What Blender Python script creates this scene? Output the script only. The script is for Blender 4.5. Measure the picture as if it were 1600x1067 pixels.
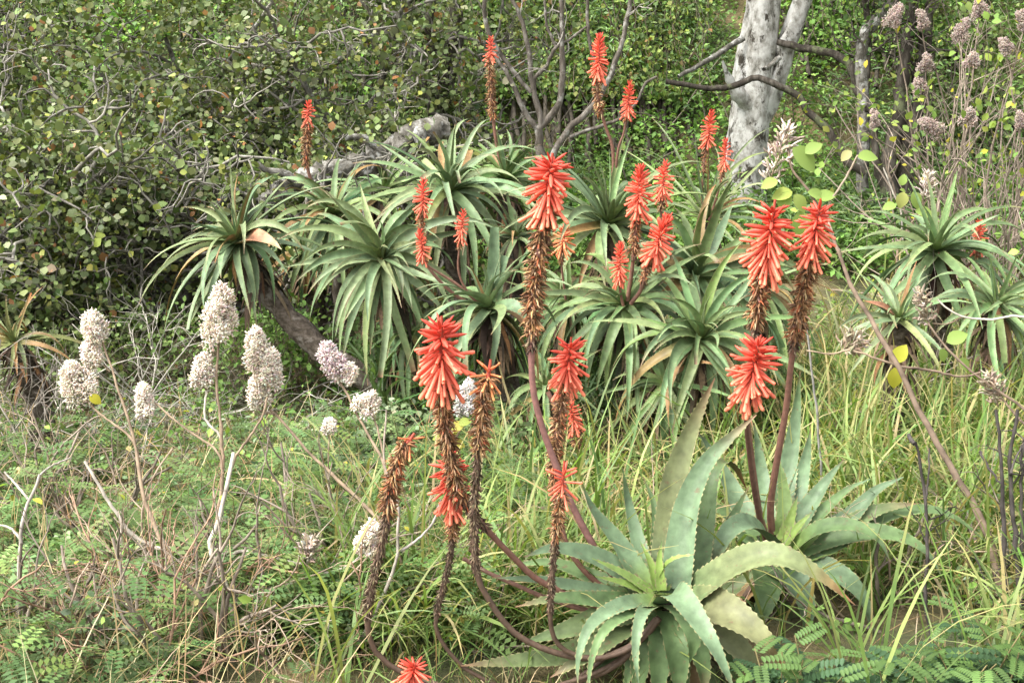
import bpy, math, random
import numpy as np
from mathutils import Vector, Matrix

for o in list(bpy.data.objects):
    bpy.data.objects.remove(o, do_unlink=True)
SC = bpy.context.scene
COL = SC.collection
rng = np.random.default_rng(7)
random.seed(7)
R = math.radians

# ------------------------------------------------------------------ camera, sky, sun, exposure
CZ, PITCH, HFOV = 1.9, R(12.0), R(45.0)
cam_d = bpy.data.cameras.new('camera')
cam = bpy.data.objects.new('camera', cam_d)
COL.objects.link(cam)
cam.location = (0, 0, CZ)
cam.rotation_euler = (R(90) - PITCH, 0, 0)
cam_d.sensor_width = 36
cam_d.lens = 18 / math.tan(HFOV / 2)
cam_d.clip_start = 0.05
cam_d.clip_end = 2000
SC.camera = cam

SUN_EL, SUN_AZ = R(55), R(-113)          # azimuth from +Y, clockwise: up on the left, behind the camera
world = bpy.data.worlds.new('World')
SC.world = world
world.use_nodes = True
nt = world.node_tree
nt.nodes.clear()
sky = nt.nodes.new('ShaderNodeTexSky')
sky.sky_type = 'NISHITA'
sky.sun_disc = False
sky.sun_elevation = SUN_EL
sky.sun_rotation = SUN_AZ
sky.dust_density = 4.0
sky.air_density = 1.0
hs = nt.nodes.new('ShaderNodeHueSaturation')
hs.inputs['Saturation'].default_value = 0.15
bg = nt.nodes.new('ShaderNodeBackground')
bg.inputs['Strength'].default_value = 0.15
wo = nt.nodes.new('ShaderNodeOutputWorld')
nt.links.new(sky.outputs[0], hs.inputs['Color'])
nt.links.new(hs.outputs[0], bg.inputs['Color'])
nt.links.new(bg.outputs[0], wo.inputs['Surface'])

sun_d = bpy.data.lights.new('sun', 'SUN')
sun_d.energy = 1.5
sun_d.angle = R(20)
sun_d.color = (1.0, 0.96, 0.89)
sun = bpy.data.objects.new('sun', sun_d)
COL.objects.link(sun)
sdir = Vector((math.sin(SUN_AZ) * math.cos(SUN_EL), math.cos(SUN_AZ) * math.cos(SUN_EL), math.sin(SUN_EL)))
sun.rotation_euler = sdir.to_track_quat('Z', 'Y').to_euler()
sun.location = sdir * 30

SC.view_settings.view_transform = 'Standard'
SC.view_settings.look = 'None'
SC.view_settings.exposure = 1.82
SC.view_settings.gamma = 1.0
SC.view_settings.use_curve_mapping = False

# ------------------------------------------------------------------ helpers
FPX = 800 / math.tan(HFOV / 2)
CP, SP = math.cos(PITCH), math.sin(PITCH)


def P(px, py, Y):
    """photograph pixel (1600 wide) at ground distance Y -> point in the place"""
    u, v = px - 800.0, 533.5 - py
    d = np.array([u, FPX * CP + v * SP, -FPX * SP + v * CP])
    d *= Y / d[1]
    return d + np.array([0, 0, CZ])


def PP(pts, Y0, Y1=None):
    Y1 = Y0 if Y1 is None else Y1
    a = np.array(pts, float)
    s = np.r_[0, np.cumsum(np.hypot(*(a[1:] - a[:-1]).T))]
    s /= s[-1]
    return np.array([P(p[0], p[1], Y0 + (Y1 - Y0) * t) for p, t in zip(a, s)])


def zg(x, y):
    x = np.asarray(x, float)
    y = np.asarray(y, float)
    yy = np.maximum(y - 7, 0)
    z = 0.17 * np.minimum(yy, 5)
    z = z + 0.85 * np.clip(y - 12, 0, 11) + 0.15 * np.maximum(y - 23, 0) * np.exp(-np.maximum(y - 23, 0) / 80)
    z = z + 0.05 * np.sin(1.7 * x + 0.6 * y) * np.cos(1.3 * y - 0.4 * x) + 0.025 * np.sin(4.1 * x + 1.0) * np.sin(3.7 * y)
    return z


def smooth_path(pts, n):
    """Catmull-Rom through pts, n points, even arc length"""
    p = np.asarray(pts, float)
    if len(p) == 2:
        t = np.linspace(0, 1, n)[:, None]
        return p[0] * (1 - t) + p[1] * t
    q = np.vstack([2 * p[0] - p[1], p, 2 * p[-1] - p[-2]])
    out = []
    for i in range(len(p) - 1):
        a, b, c, d = q[i], q[i + 1], q[i + 2], q[i + 3]
        t = np.linspace(0, 1, 12, endpoint=False)[:, None]
        out.append(0.5 * (2 * b + (c - a) * t + (2 * a - 5 * b + 4 * c - d) * t * t + (3 * b - a - 3 * c + d) * t ** 3))
    out = np.vstack(out + [p[-1:]])
    s = np.r_[0, np.cumsum(np.linalg.norm(out[1:] - out[:-1], axis=1))]
    k = np.linspace(0, s[-1], n)
    return np.stack([np.interp(k, s, out[:, j]) for j in range(3)], 1)


def norm(v):
    return v / np.maximum(np.linalg.norm(v, axis=-1, keepdims=True), 1e-9)


class G:
    """numpy mesh collector: vertices, per-vertex colour, quads and triangles"""

    def __init__(self):
        self.v, self.c, self.q, self.t, self.n = [], [], [], [], 0

    def add(self, v, c, quads=None, tris=None):
        v = np.asarray(v, float).reshape(-1, 3)
        c = np.broadcast_to(np.asarray(c, float), (len(v), 3))
        if quads is not None and len(quads):
            self.q.append(np.asarray(quads, np.int64).reshape(-1, 4) + self.n)
        if tris is not None and len(tris):
            self.t.append(np.asarray(tris, np.int64).reshape(-1, 3) + self.n)
        self.v.append(v)
        self.c.append(c)
        self.n += len(v)

    def mesh(self, name, origin=(0, 0, 0), smooth=True):
        v = np.vstack(self.v) - np.asarray(origin, float)
        c = np.vstack(self.c)
        q = np.vstack(self.q) if self.q else np.zeros((0, 4), np.int64)
        t = np.vstack(self.t) if self.t else np.zeros((0, 3), np.int64)
        me = bpy.data.meshes.new(name)
        me.vertices.add(len(v))
        me.vertices.foreach_set('co', v.astype(np.float32).ravel())
        nl = q.size + t.size
        me.loops.add(nl)
        me.loops.foreach_set('vertex_index', np.concatenate([q.ravel(), t.ravel()]).astype(np.int32))
        me.polygons.add(len(q) + len(t))
        ls = np.concatenate([np.arange(len(q)) * 4, q.size + np.arange(len(t)) * 3])
        me.polygons.foreach_set('loop_start', ls.astype(np.int32))
        if smooth:
            me.polygons.foreach_set('use_smooth', np.ones(len(q) + len(t), bool))
        me.update(calc_edges=True)
        at = me.attributes.new('col', 'FLOAT_COLOR', 'POINT')
        at.data.foreach_set('color', np.hstack([c, np.ones((len(c), 1))]).astype(np.float32).ravel())
        return me


def link(name, me, mat, parent=None, kind=None):
    o = bpy.data.objects.new(name, me)
    COL.objects.link(o)
    if me is not None and mat is not None and len(me.materials) == 0:
        me.materials.append(mat)
    if parent is not None:
        o.parent = parent
    if kind:
        o['kind'] = kind
    return o


def thing(name, loc, label, cat, group=None):
    o = bpy.data.objects.new(name, None)
    COL.objects.link(o)
    o.empty_display_size = 0.1
    o.location = tuple(float(k) for k in loc)
    o['label'] = label
    o['category'] = cat
    if group:
        o['group'] = group
    return o


def org(o):
    return np.array(o.location)


# tubes, batched: paths (N,M,3), radii (N,M)
def tube_batch(g, paths, radii, col, sides=5, cvar=0.0):
    paths = np.asarray(paths, float)
    if paths.ndim == 2:
        paths = paths[None]
    N, M, _ = paths.shape
    radii = np.broadcast_to(np.asarray(radii, float), (N, M))
    T = np.empty_like(paths)
    T[:, 1:-1] = paths[:, 2:] - paths[:, :-2]
    T[:, 0] = paths[:, 1] - paths[:, 0]
    T[:, -1] = paths[:, -1] - paths[:, -2]
    T = norm(T)
    mean = norm(paths[:, -1] - paths[:, 0] + 1e-6)
    ref = np.where(np.abs(mean[:, 1:2]) < 0.75, np.array([[0.05, 1, 0.03]]), np.array([[1, 0.03, 0.05]]))
    A = norm(np.cross(T, ref[:, None, :]))
    B = np.cross(T, A)
    th = np.linspace(0, 2 * math.pi, sides, endpoint=False)
    ring = A[:, :, None, :] * np.cos(th)[None, None, :, None] + B[:, :, None, :] * np.sin(th)[None, None, :, None]
    V = paths[:, :, None, :] + ring * radii[:, :, None, None]
    idx = np.arange(N * M * sides).reshape(N, M, sides)
    a = idx[:, :-1]
    b = idx[:, 1:]
    q = np.stack([a, np.roll(a, -1, 2), np.roll(b, -1, 2), b], -1)
    c = np.asarray(col, float)
    if c.ndim == 1:
        c = np.broadcast_to(c, (N, 3))
    if cvar:
        c = c * (1 + cvar * (rng.random((N, 1)) * 2 - 1))
    C = np.broadcast_to(c[:, None, None, :], (N, M, sides, 3)).reshape(-1, 3)
    g.add(V.reshape(-1, 3), C, q.reshape(-1, 4))


def wander(starts, dirs, lengths, M=9, wig=0.35, grav=0.0, zmin=True):
    """tortuous random walks, batched"""
    N = len(starts)
    d = norm(np.asarray(dirs, float))
    p = np.empty((N, M, 3))
    p[:, 0] = starts
    step = np.asarray(lengths, float)[:, None] / (M - 1)
    for k in range(1, M):
        d = norm(d + rng.normal(0, wig, (N, 3)) + np.array([0, 0, grav]))
        p[:, k] = p[:, k - 1] + d * step
    return p


def children_of(paths, radii, n, lo=0.25, hi=0.98, spread=0.9):
    N, M, _ = paths.shape
    i = rng.integers(0, N, n)
    k = (lo + (hi - lo) * rng.random(n)) * (M - 1)
    k0 = np.minimum(k.astype(int), M - 2)
    f = (k - k0)[:, None]
    st = paths[i, k0] * (1 - f) + paths[i, k0 + 1] * f
    tan = norm(paths[i, k0 + 1] - paths[i, k0])
    d = norm(tan + rng.normal(0, spread, (n, 3)))
    r = radii[i, k0]
    return st, d, r


def taper(r0, r1, M, N=1):
    t = np.linspace(0, 1, M)
    r0 = np.broadcast_to(np.asarray(r0, float), (N,))[:, None]
    r1 = np.broadcast_to(np.asarray(r1, float), (N,))[:, None]
    return r0 * (1 - t) + r1 * t


# leaf templates: outline (x across, y along, z) unit length
def tpl(w, fold=0.12, droop=0.1, kind='oval'):
    if kind == 'oval':
        v = [(0, 0, 0), (-w * .8, .3, fold), (-w, .62, fold * .8), (0, 1, -droop), (w, .62, fold * .8), (w * .8, .3, fold), (0, .5, 0.03)]
        q = [(0, 6, 2, 1), (6, 3, 2, 2)][:1]
        t = [(6, 3, 2), (6, 4, 3)]
        q = [(0, 6, 2, 1), (0, 5, 4, 6)]
        return np.array(v, float), q, t
    if kind == 'quad':
        v = [(0, 0, 0), (-w, .5, fold), (0, 1, -droop), (w, .5, fold)]
        return np.array(v, float), [], [(0, 2, 1), (0, 3, 2)]


def scatter(g, template, pos, d, nrm, size, col, wscale=None):
    V, q, t = template
    N = len(pos)
    y = norm(np.asarray(d, float))
    nrm = np.asarray(nrm, float)
    z = norm(nrm - y * np.sum(nrm * y, 1, keepdims=True) + 1e-7)
    x = np.cross(y, z)
    size = np.broadcast_to(np.asarray(size, float), (N,))
    ws = np.ones(N) if wscale is None else wscale
    W = (x[:, None, :] * (V[None, :, 0:1] * ws[:, None, None]) + y[:, None, :] * V[None, :, 1:2] + z[:, None, :] * V[None, :, 2:3]) * size[:, None, None]
    W = W + np.asarray(pos)[:, None, :]
    k = len(V)
    off = (np.arange(N) * k)[:, None, None]
    qs = (np.array(q)[None] + off).reshape(-1, 4) if len(q) else None
    ts = (np.array(t)[None] + off).reshape(-1, 3) if len(t) else None
    C = np.repeat(np.asarray(col, float), k, axis=0)
    g.add(W.reshape(-1, 3), C, qs, ts)


def pal(cols, wts, n, var=0.25):
    cols = np.array(cols, float)
    w = np.array(wts, float)
    i = rng.choice(len(cols), n, p=w / w.sum())
    c = cols[i] * np.exp(rng.normal(0, var, (n, 1))) * (1 + rng.normal(0, 0.06, (n, 3)))
    return np.clip(c, 0.004, 0.85)


def rdir(n):
    return norm(rng.normal(0, 1, (n, 3)))


# ------------------------------------------------------------------ materials (all procedural)
def mat_col(name, rough=0.5, spec=0.4, transl=0.0, nscale=30, namp=0.25, bump=0.0, bscale=60, objcol=False, tint=None, spots=None):
    m = bpy.data.materials.new(name)
    m.use_nodes = True
    n = m.node_tree.nodes
    L = m.node_tree.links
    n.clear()
    out = n.new('ShaderNodeOutputMaterial')
    pr = n.new('ShaderNodeBsdfPrincipled')
    pr.inputs['Roughness'].default_value = rough
    pr.inputs['Specular IOR Level'].default_value = spec
    if objcol:
        src = n.new('ShaderNodeObjectInfo')
        at_ = n.new('ShaderNodeAttribute')
        at_.attribute_name = 'col'
        mu_ = n.new('ShaderNodeVectorMath')
        mu_.operation = 'MULTIPLY'
        L.new(src.outputs['Color'], mu_.inputs[0])
        L.new(at_.outputs['Color'], mu_.inputs[1])
        csock = mu_.outputs[0]
    else:
        src = n.new('ShaderNodeAttribute')
        src.attribute_name = 'col'
        csock = src.outputs['Color']
    if namp:
        tc = n.new('ShaderNodeTexCoord')
        no = n.new('ShaderNodeTexNoise')
        no.inputs['Scale'].default_value = nscale
        no.inputs['Detail'].default_value = 3
        L.new(tc.outputs['Object'], no.inputs['Vector'])
        mr = n.new('ShaderNodeMapRange')
        mr.inputs['From Min'].default_value = 0.25
        mr.inputs['From Max'].default_value = 0.75
        mr.inputs['To Min'].default_value = 1 - namp
        mr.inputs['To Max'].default_value = 1 + namp
        L.new(no.outputs['Fac'], mr.inputs['Value'])
        mx = n.new('ShaderNodeVectorMath')
        mx.operation = 'SCALE'
        L.new(csock, mx.inputs[0])
        L.new(mr.outputs[0], mx.inputs['Scale'])
        csock = mx.outputs[0]
        if spots:
            sn = n.new('ShaderNodeTexNoise')
            sn.inputs['Scale'].default_value = spots[0]
            sn.inputs['Detail'].default_value = 5
            sn.inputs['Roughness'].default_value = 0.7
            L.new(tc.outputs['Object'], sn.inputs['Vector'])
            sr = n.new('ShaderNodeValToRGB')
            sr.color_ramp.elements[0].position = 0.61
            sr.color_ramp.elements[1].position = 0.70
            L.new(sn.outputs['Fac'], sr.inputs['Fac'])
            sm = n.new('ShaderNodeMix')
            sm.data_type = 'RGBA'
            L.new(sr.outputs[0], sm.inputs['Factor'])
            L.new(csock, sm.inputs[6])
            sm.inputs[7].default_value = (*spots[1], 1)
            csock = sm.outputs[2]
        if bump:
            bn = n.new('ShaderNodeTexNoise')
            bn.inputs['Scale'].default_value = bscale
            bn.inputs['Detail'].default_value = 4
            L.new(tc.outputs['Object'], bn.inputs['Vector'])
            bp = n.new('ShaderNodeBump')
            bp.inputs['Strength'].default_value = bump
            bp.inputs['Distance'].default_value = 0.01
            L.new(bn.outputs['Fac'], bp.inputs['Height'])
            L.new(bp.outputs['Normal'], pr.inputs['Normal'])
    L.new(csock, pr.inputs['Base Color'])
    if transl:
        tr = n.new('ShaderNodeBsdfTranslucent')
        tv = n.new('ShaderNodeVectorMath')
        tv.operation = 'MULTIPLY'
        tv.inputs[1].default_value = tint or (1.25, 1.3, 0.6)
        L.new(csock, tv.inputs[0])
        L.new(tv.outputs[0], tr.inputs['Color'])
        ms = n.new('ShaderNodeMixShader')
        ms.inputs['Fac'].default_value = transl
        L.new(pr.outputs[0], ms.inputs[1])
        L.new(tr.outputs[0], ms.inputs[2])
        L.new(ms.outputs[0], out.inputs['Surface'])
    else:
        L.new(pr.outputs[0], out.inputs['Surface'])
    return m


def mat_bark(name, dark, mid, pale, lichen, nscale=14, stretch=3.0, pale_at=0.5, rough=0.9, bump=0.6, blotch=None):
    m = bpy.data.materials.new(name)
    m.use_nodes = True
    n = m.node_tree.nodes
    L = m.node_tree.links
    pr = n['Principled BSDF']
    pr.inputs['Roughness'].default_value = rough
    pr.inputs['Specular IOR Level'].default_value = 0.15
    tc = n.new('ShaderNodeTexCoord')
    mp = n.new('ShaderNodeMapping')
    mp.inputs['Scale'].default_value = (1, 1, 1 / stretch)
    L.new(tc.outputs['Object'], mp.inputs['Vector'])
    no = n.new('ShaderNodeTexNoise')
    no.inputs['Scale'].default_value = nscale
    no.inputs['Detail'].default_value = 8
    no.inputs['Roughness'].default_value = 0.65
    L.new(mp.outputs[0], no.inputs['Vector'])
    cr = n.new('ShaderNodeValToRGB')
    e = cr.color_ramp.elements
    e[0].position = 0.28
    e[0].color = (*dark, 1)
    e[1].position = pale_at + 0.12
    e[1].color = (*pale, 1)
    k = cr.color_ramp.elements.new(pale_at - 0.06)
    k.color = (*mid, 1)
    L.new(no.outputs['Fac'], cr.inputs['Fac'])
    n2 = n.new('ShaderNodeTexNoise')
    n2.inputs['Scale'].default_value = nscale * 0.45
    n2.inputs['Detail'].default_value = 6
    n2.inputs['Roughness'].default_value = 0.7
    L.new(tc.outputs['Object'], n2.inputs['Vector'])
    c2 = n.new('ShaderNodeValToRGB')
    c2.color_ramp.elements[0].position = 0.54
    c2.color_ramp.elements[1].position = 0.62
    L.new(n2.outputs['Fac'], c2.inputs['Fac'])
    mx = n.new('ShaderNodeMix')
    mx.data_type = 'RGBA'
    L.new(c2.outputs[0], mx.inputs['Factor'])
    L.new(cr.outputs[0], mx.inputs[6])
    mx.inputs[7].default_value = (*lichen, 1)
    last = mx.outputs[2]
    if blotch:
        n3 = n.new('ShaderNodeTexNoise')
        n3.inputs['Scale'].default_value = blotch
        n3.inputs['Detail'].default_value = 7
        n3.inputs['Roughness'].default_value = 0.72
        L.new(mp.outputs[0], n3.inputs['Vector'])
        c3 = n.new('ShaderNodeValToRGB')
        c3.color_ramp.elements[0].position = 0.545
        c3.color_ramp.elements[1].position = 0.60
        L.new(n3.outputs['Fac'], c3.inputs['Fac'])
        m3 = n.new('ShaderNodeMix')
        m3.data_type = 'RGBA'
        L.new(c3.outputs[0], m3.inputs['Factor'])
        L.new(last, m3.inputs[6])
        m3.inputs[7].default_value = (0.05, 0.043, 0.033, 1)
        last = m3.outputs[2]
    L.new(last, pr.inputs['Base Color'])
    bp = n.new('ShaderNodeBump')
    bp.inputs['Strength'].default_value = bump
    bp.inputs['Distance'].default_value = 0.03
    L.new(no.outputs['Fac'], bp.inputs['Height'])
    L.new(bp.outputs[0], pr.inputs['Normal'])
    return m


M_ALOE = mat_col('aloe_leaf', rough=0.5, spec=0.25, transl=0.08, nscale=26, namp=0.34, bump=0.16, bscale=70, spots=(34, (0.15, 0.105, 0.06)))
M_FLORET = mat_col('floret', rough=0.45, spec=0.35, transl=0.18, namp=0.0, objcol=True, tint=(1.3, 0.8, 0.5))
M_FLORETC = mat_col('floret_joined', rough=0.5, spec=0.3, transl=0.15, namp=0.0, tint=(1.3, 0.8, 0.5))
M_DRIED = mat_col('dried_floret', rough=0.85, spec=0.15, nscale=80, namp=0.4)
M_STALK = mat_col('flower_stalk', rough=0.6, spec=0.3, nscale=60, namp=0.3)
M_LEAF = mat_col('glossy_leaf', rough=0.5, spec=0.22, transl=0.18, nscale=3, namp=0.2)
M_HERB = mat_col('herb_leaf', rough=0.6, spec=0.2, transl=0.28, nscale=1.5, namp=0.25)
M_GRASS = mat_col('grass_blade', rough=0.5, spec=0.3, transl=0.35, nscale=2.5, namp=0.2)
M_STRAW = mat_col('straw', rough=0.7, spec=0.2, transl=0.25, nscale=3, namp=0.2, tint=(1.1, 1.0, 0.8))
M_TWIG = mat_col('twig', rough=0.85, spec=0.15, nscale=18, namp=0.55)
M_PANICLE = mat_col('panicle_floret', rough=0.8, spec=0.1, transl=0.22, namp=0.0, tint=(1.0, 0.95, 0.9))
M_BARKPALE = mat_bark('pale_bark', (0.022, 0.02, 0.016), (0.22, 0.21, 0.18), (0.50, 0.49, 0.455), (0.54, 0.54, 0.50), nscale=12, stretch=1.6, pale_at=0.47, blotch=6.5)
M_BARKGREY = mat_bark('grey_lichen_bark', (0.03, 0.028, 0.022), (0.10, 0.092, 0.075), (0.24, 0.23, 0.205), (0.36, 0.36, 0.33), nscale=18, stretch=1.2, pale_at=0.54)
M_BARKDARK = mat_bark('dark_bark', (0.012, 0.010, 0.008), (0.05, 0.042, 0.033), (0.13, 0.115, 0.095), (0.10, 0.11, 0.06), nscale=18, pale_at=0.56)
M_BARKALOE = mat_bark('aloe_trunk_bark', (0.02, 0.016, 0.012), (0.085, 0.068, 0.052), (0.17, 0.14, 0.115), (0.20, 0.18, 0.155), nscale=26, stretch=0.7, pale_at=0.54)

# ground
mg = bpy.data.materials.new('litter_soil')
mg.use_nodes = True
n_, L_ = mg.node_tree.nodes, mg.node_tree.links
pr_ = n_['Principled BSDF']
pr_.inputs['Roughness'].default_value = 1
tc_ = n_.new('ShaderNodeTexCoord')
a_ = n_.new('ShaderNodeTexNoise')
a_.inputs['Scale'].default_value = 2.2
a_.inputs['Detail'].default_value = 8
L_.new(tc_.outputs['Object'], a_.inputs['Vector'])
r_ = n_.new('ShaderNodeValToRGB')
r_.color_ramp.elements[0].position = 0.35
r_.color_ramp.elements[0].color = (0.035, 0.045, 0.015, 1)
r_.color_ramp.elements[1].position = 0.66
r_.color_ramp.elements[1].color = (0.20, 0.15, 0.075, 1)
k_ = r_.color_ramp.elements.new(0.5)
k_.color = (0.085, 0.075, 0.03, 1)
L_.new(a_.outputs['Fac'], r_.inputs['Fac'])
L_.new(r_.outputs[0], pr_.inputs['Base Color'])
b_ = n_.new('ShaderNodeTexNoise')
b_.inputs['Scale'].default_value = 40
b_.inputs['Detail'].default_value = 6
L_.new(tc_.outputs['Object'], b_.inputs['Vector'])
bp_ = n_.new('ShaderNodeBump')
bp_.inputs['Strength'].default_value = 0.8
bp_.inputs['Distance'].default_value = 0.04
L_.new(b_.outputs['Fac'], bp_.inputs['Height'])
L_.new(bp_.outputs[0], pr_.inputs['Normal'])

# ------------------------------------------------------------------ ground: one sheet, rising to the wooded bank behind
xs = np.concatenate([np.linspace(-300, -14, 24), np.linspace(-13.5, 13.5, 130), np.linspace(14, 300, 24)])
ys = np.concatenate([np.linspace(-80, -1, 20), np.linspace(0, 26, 150), np.linspace(28, 500, 40)])
X, Y = np.meshgrid(xs, ys)
Z = zg(X, Y)
g = G()
W_, H_ = len(xs), len(ys)
ii = np.arange(W_ * H_).reshape(H_, W_)
qq = np.stack([ii[:-1, :-1], ii[:-1, 1:], ii[1:, 1:], ii[1:, :-1]], -1).reshape(-1, 4)
g.add(np.stack([X, Y, Z], -1).reshape(-1, 3), (0.1, 0.1, 0.05), qq)
link('ground', g.mesh('ground'), mg, kind='structure')

# ------------------------------------------------------------------ bank behind: undergrowth and climbers
def topx(p):
    p = np.atleast_2d(p)
    d = p - np.array([0, 0, CZ])
    f = d[:, 1] * CP - d[:, 2] * SP
    u = d[:, 1] * SP + d[:, 2] * CP
    return 800 + FPX * d[:, 0] / f, 533.5 - FPX * u / f


_OV = tpl(0.30, 0.10, 0.12)
_QD = tpl(0.34, 0.10, 0.12, 'quad')
_NR = tpl(0.13, 0.05, 0.22, 'quad')


def clumps(g, cen, hgt, rad, per, size, cols, wts, template, up=0.9, tone=0.22, seed_tone=None):
    nc = len(cen)
    n = nc * per
    ci = np.repeat(np.arange(nc), per)
    t = rng.random(n) ** 0.7
    a = rng.random(n) * 2 * math.pi
    rr = rad[ci] * np.sqrt(rng.random(n)) * (0.5 + 0.6 * np.sin(np.clip(t, 0, 1) * math.pi * 0.8))
    pos = cen[ci] + np.stack([np.cos(a) * rr, np.sin(a) * rr, t * hgt[ci]], 1)
    d = np.stack([np.cos(a), np.sin(a), rng.normal(.15, .45, n)], 1) + rng.normal(0, .4, (n, 3))
    nr = np.stack([np.cos(a) * .3, np.sin(a) * .3 - .25, np.full(n, up)], 1) + rng.normal(0, .45, (n, 3))
    c = pal(cols, wts, n, .2) * np.exp(rng.normal(0, tone, (nc, 1)))[ci]
    scatter(g, template, pos, d, nr, rng.uniform(size[0], size[1], n), np.clip(c, .005, .6))


# low herbs all over the bank
N = 7000
cx = rng.uniform(-9.5, 9.5, N)
cy = 9.3 + 7.2 * rng.random(N) ** 1.25
cen = np.stack([cx, cy, zg(cx, cy)], 1)
patch = np.sin(cx * 1.3 + cy * .7) * np.sin(cy * 1.9 - cx * .5 + 2) + rng.normal(0, .3, N)
gA, gB, gC = G(), G(), G()
a = patch > .25
b = (~a) & (patch > -.35)
c_ = ~(a | b)
clumps(gA, cen[a], rng.uniform(.15, .5, a.sum()), rng.uniform(.12, .26, a.sum()), 34, (.035, .075), [(0.14, 0.25, 0.055), (0.20, 0.32, 0.075), (0.09, 0.17, 0.04)], [3, 2, 2], _QD)
clumps(gA, cen[b], rng.uniform(.15, .45, b.sum()), rng.uniform(.12, .24, b.sum()), 38, (.03, .06), [(0.12, 0.21, 0.05), (0.17, 0.26, 0.08), (0.08, 0.14, 0.03)], [3, 2, 2], _QD)
clumps(gA, cen[c_], rng.uniform(.25, .55, c_.sum()), rng.uniform(.10, .20, c_.sum()), 40, (.06, .11), [(0.15, 0.23, 0.10), (0.11, 0.18, 0.06), (0.18, 0.26, 0.10)], [2, 2, 1], _NR)
link('bank_undergrowth', gA.mesh('bank_undergrowth'), M_HERB).update_tag()
o = bpy.data.objects['bank_undergrowth']
o['kind'] = 'stuff'
o['label'] = 'bright green leafy undergrowth covering the bank behind the trees'
o['category'] = 'undergrowth'

# tall seeding stems and scrubby saplings on the bank
g = G()
n = 260
x = rng.uniform(-8, 8, n)
y = rng.uniform(10.8, 14.5, n)
p = wander(np.stack([x, y, zg(x, y)], 1), np.tile([0, -.05, 1.0], (n, 1)) + rng.normal(0, .3, (n, 3)), rng.uniform(.5, 1.6, n), 8, .12)
tube_batch(g, p, taper(.007, .003, 8, n), (0.13, 0.11, 0.085), sides=4, cvar=.5)
o = link('bank_stems', g.mesh('bank_stems'), M_TWIG, kind='stuff')
o['label'] = 'thin brown stems standing through the green undergrowth of the bank'
o['category'] = 'stems'

# hanging climbers in front of the dark upper bank
def climber(label, px0, px1, n, Yr, ztop, zlen, cols, wts, seed, leaf=(.04, .07), per=52, zmin=0):
    global rng
    keep = rng
    rng = np.random.default_rng(seed)
    x0, x1 = P(px0, 100, Yr[0])[0], P(px1, 100, Yr[0])[0]
    cx, cy = (x0 + x1) / 2, (Yr[0] + Yr[1]) / 2
    gz = float(zg(cx, cy))
    o = thing('climber', (cx, cy, gz), label, 'climber')
    x = rng.uniform(x0, x1, n)
    # strands hang in bunches
    bun = rng.uniform(x0, x1, 14)
    x = np.where(rng.random(n) < .7, bun[rng.integers(0, 14, n)] + rng.normal(0, .10, n), x)
    y = rng.uniform(Yr[0], Yr[1], n)
    top = rng.uniform(ztop[0], ztop[1], n)
    top = np.maximum(top, zg(x, y) + .5)
    bot = np.maximum(np.maximum(zg(x, y) - .02, zmin), top - rng.uniform(zlen[0], zlen[1], n))
    M = 9
    f = np.linspace(0, 1, M)
    pth = np.empty((n, M, 3))
    pth[:, :, 0] = x[:, None] + np.cumsum(rng.normal(0, .025, (n, M)), 1)
    pth[:, :, 1] = y[:, None] + np.cumsum(rng.normal(0, .02, (n, M)), 1)
    pth[:, :, 2] = bot[:, None] * (1 - f) + top[:, None] * f
    # they drape down the face of the bank
    pth[:, :, 1] = np.maximum(12 + (pth[:, :, 2] - .85) / .85, 11.5) - (rng.random(n) ** 1.5 * .55 + .08)[:, None] + (y[:, None] - cy) * .15
    g = G()
    tube_batch(g, pth, taper(.006, .004, M, n), (0.07, 0.06, 0.035), sides=4, cvar=.3)
    # supporting stems from the ground up
    ns = 14
    st = np.stack([bun, rng.uniform(Yr[0], Yr[1], 14), np.zeros(14)], 1)
    st[:, 2] = zg(st[:, 0], st[:, 1]) - .05
    f2 = np.linspace(0, 1, 10)
    sp = st[:, None, :] + np.stack([np.zeros(10), np.zeros(10), f2], 1)[None] * (ztop[1] - st[:, 2])[:, None, None]
    sp[:, :, 1] = np.maximum(12 + (sp[:, :, 2] - .85) / .85, 11.6) - .25
    sp[:, 1:, :2] += np.cumsum(rng.normal(0, .04, (14, 9, 2)), 1)
    tube_batch(g, sp, taper(.025, .012, 10, 14), (0.055, 0.047, 0.035), sides=6)
    # cross-ties: each strand hangs from one
    link('stems', g.mesh('stems', org(o)), M_TWIG, o, kind='stuff')
    m = n * per
    si = np.repeat(np.arange(n), per)
    t = rng.random(m) * (M - 1.01)
    k = t.astype(int)
    ff = (t - k)[:, None]
    pos = pth[si, k] * (1 - ff) + pth[si, k + 1] * ff + rng.normal(0, .045, (m, 3))
    col = pal(cols, wts, m, .22) * np.exp(rng.normal(0, .2, (n, 1)))[si]
    g = G()
    scatter(g, _QD, pos, rng.normal(0, .6, (m, 3)) + [0, -.35, -.7], rng.normal(0, .45, (m, 3)) + [0, -.6, .6], rng.uniform(leaf[0], leaf[1], m), np.clip(col, .005, .6), rng.uniform(.9, 1.5, m))
    link('foliage', g.mesh('foliage', org(o)), M_HERB, o, kind='stuff')
    rng = keep


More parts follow.
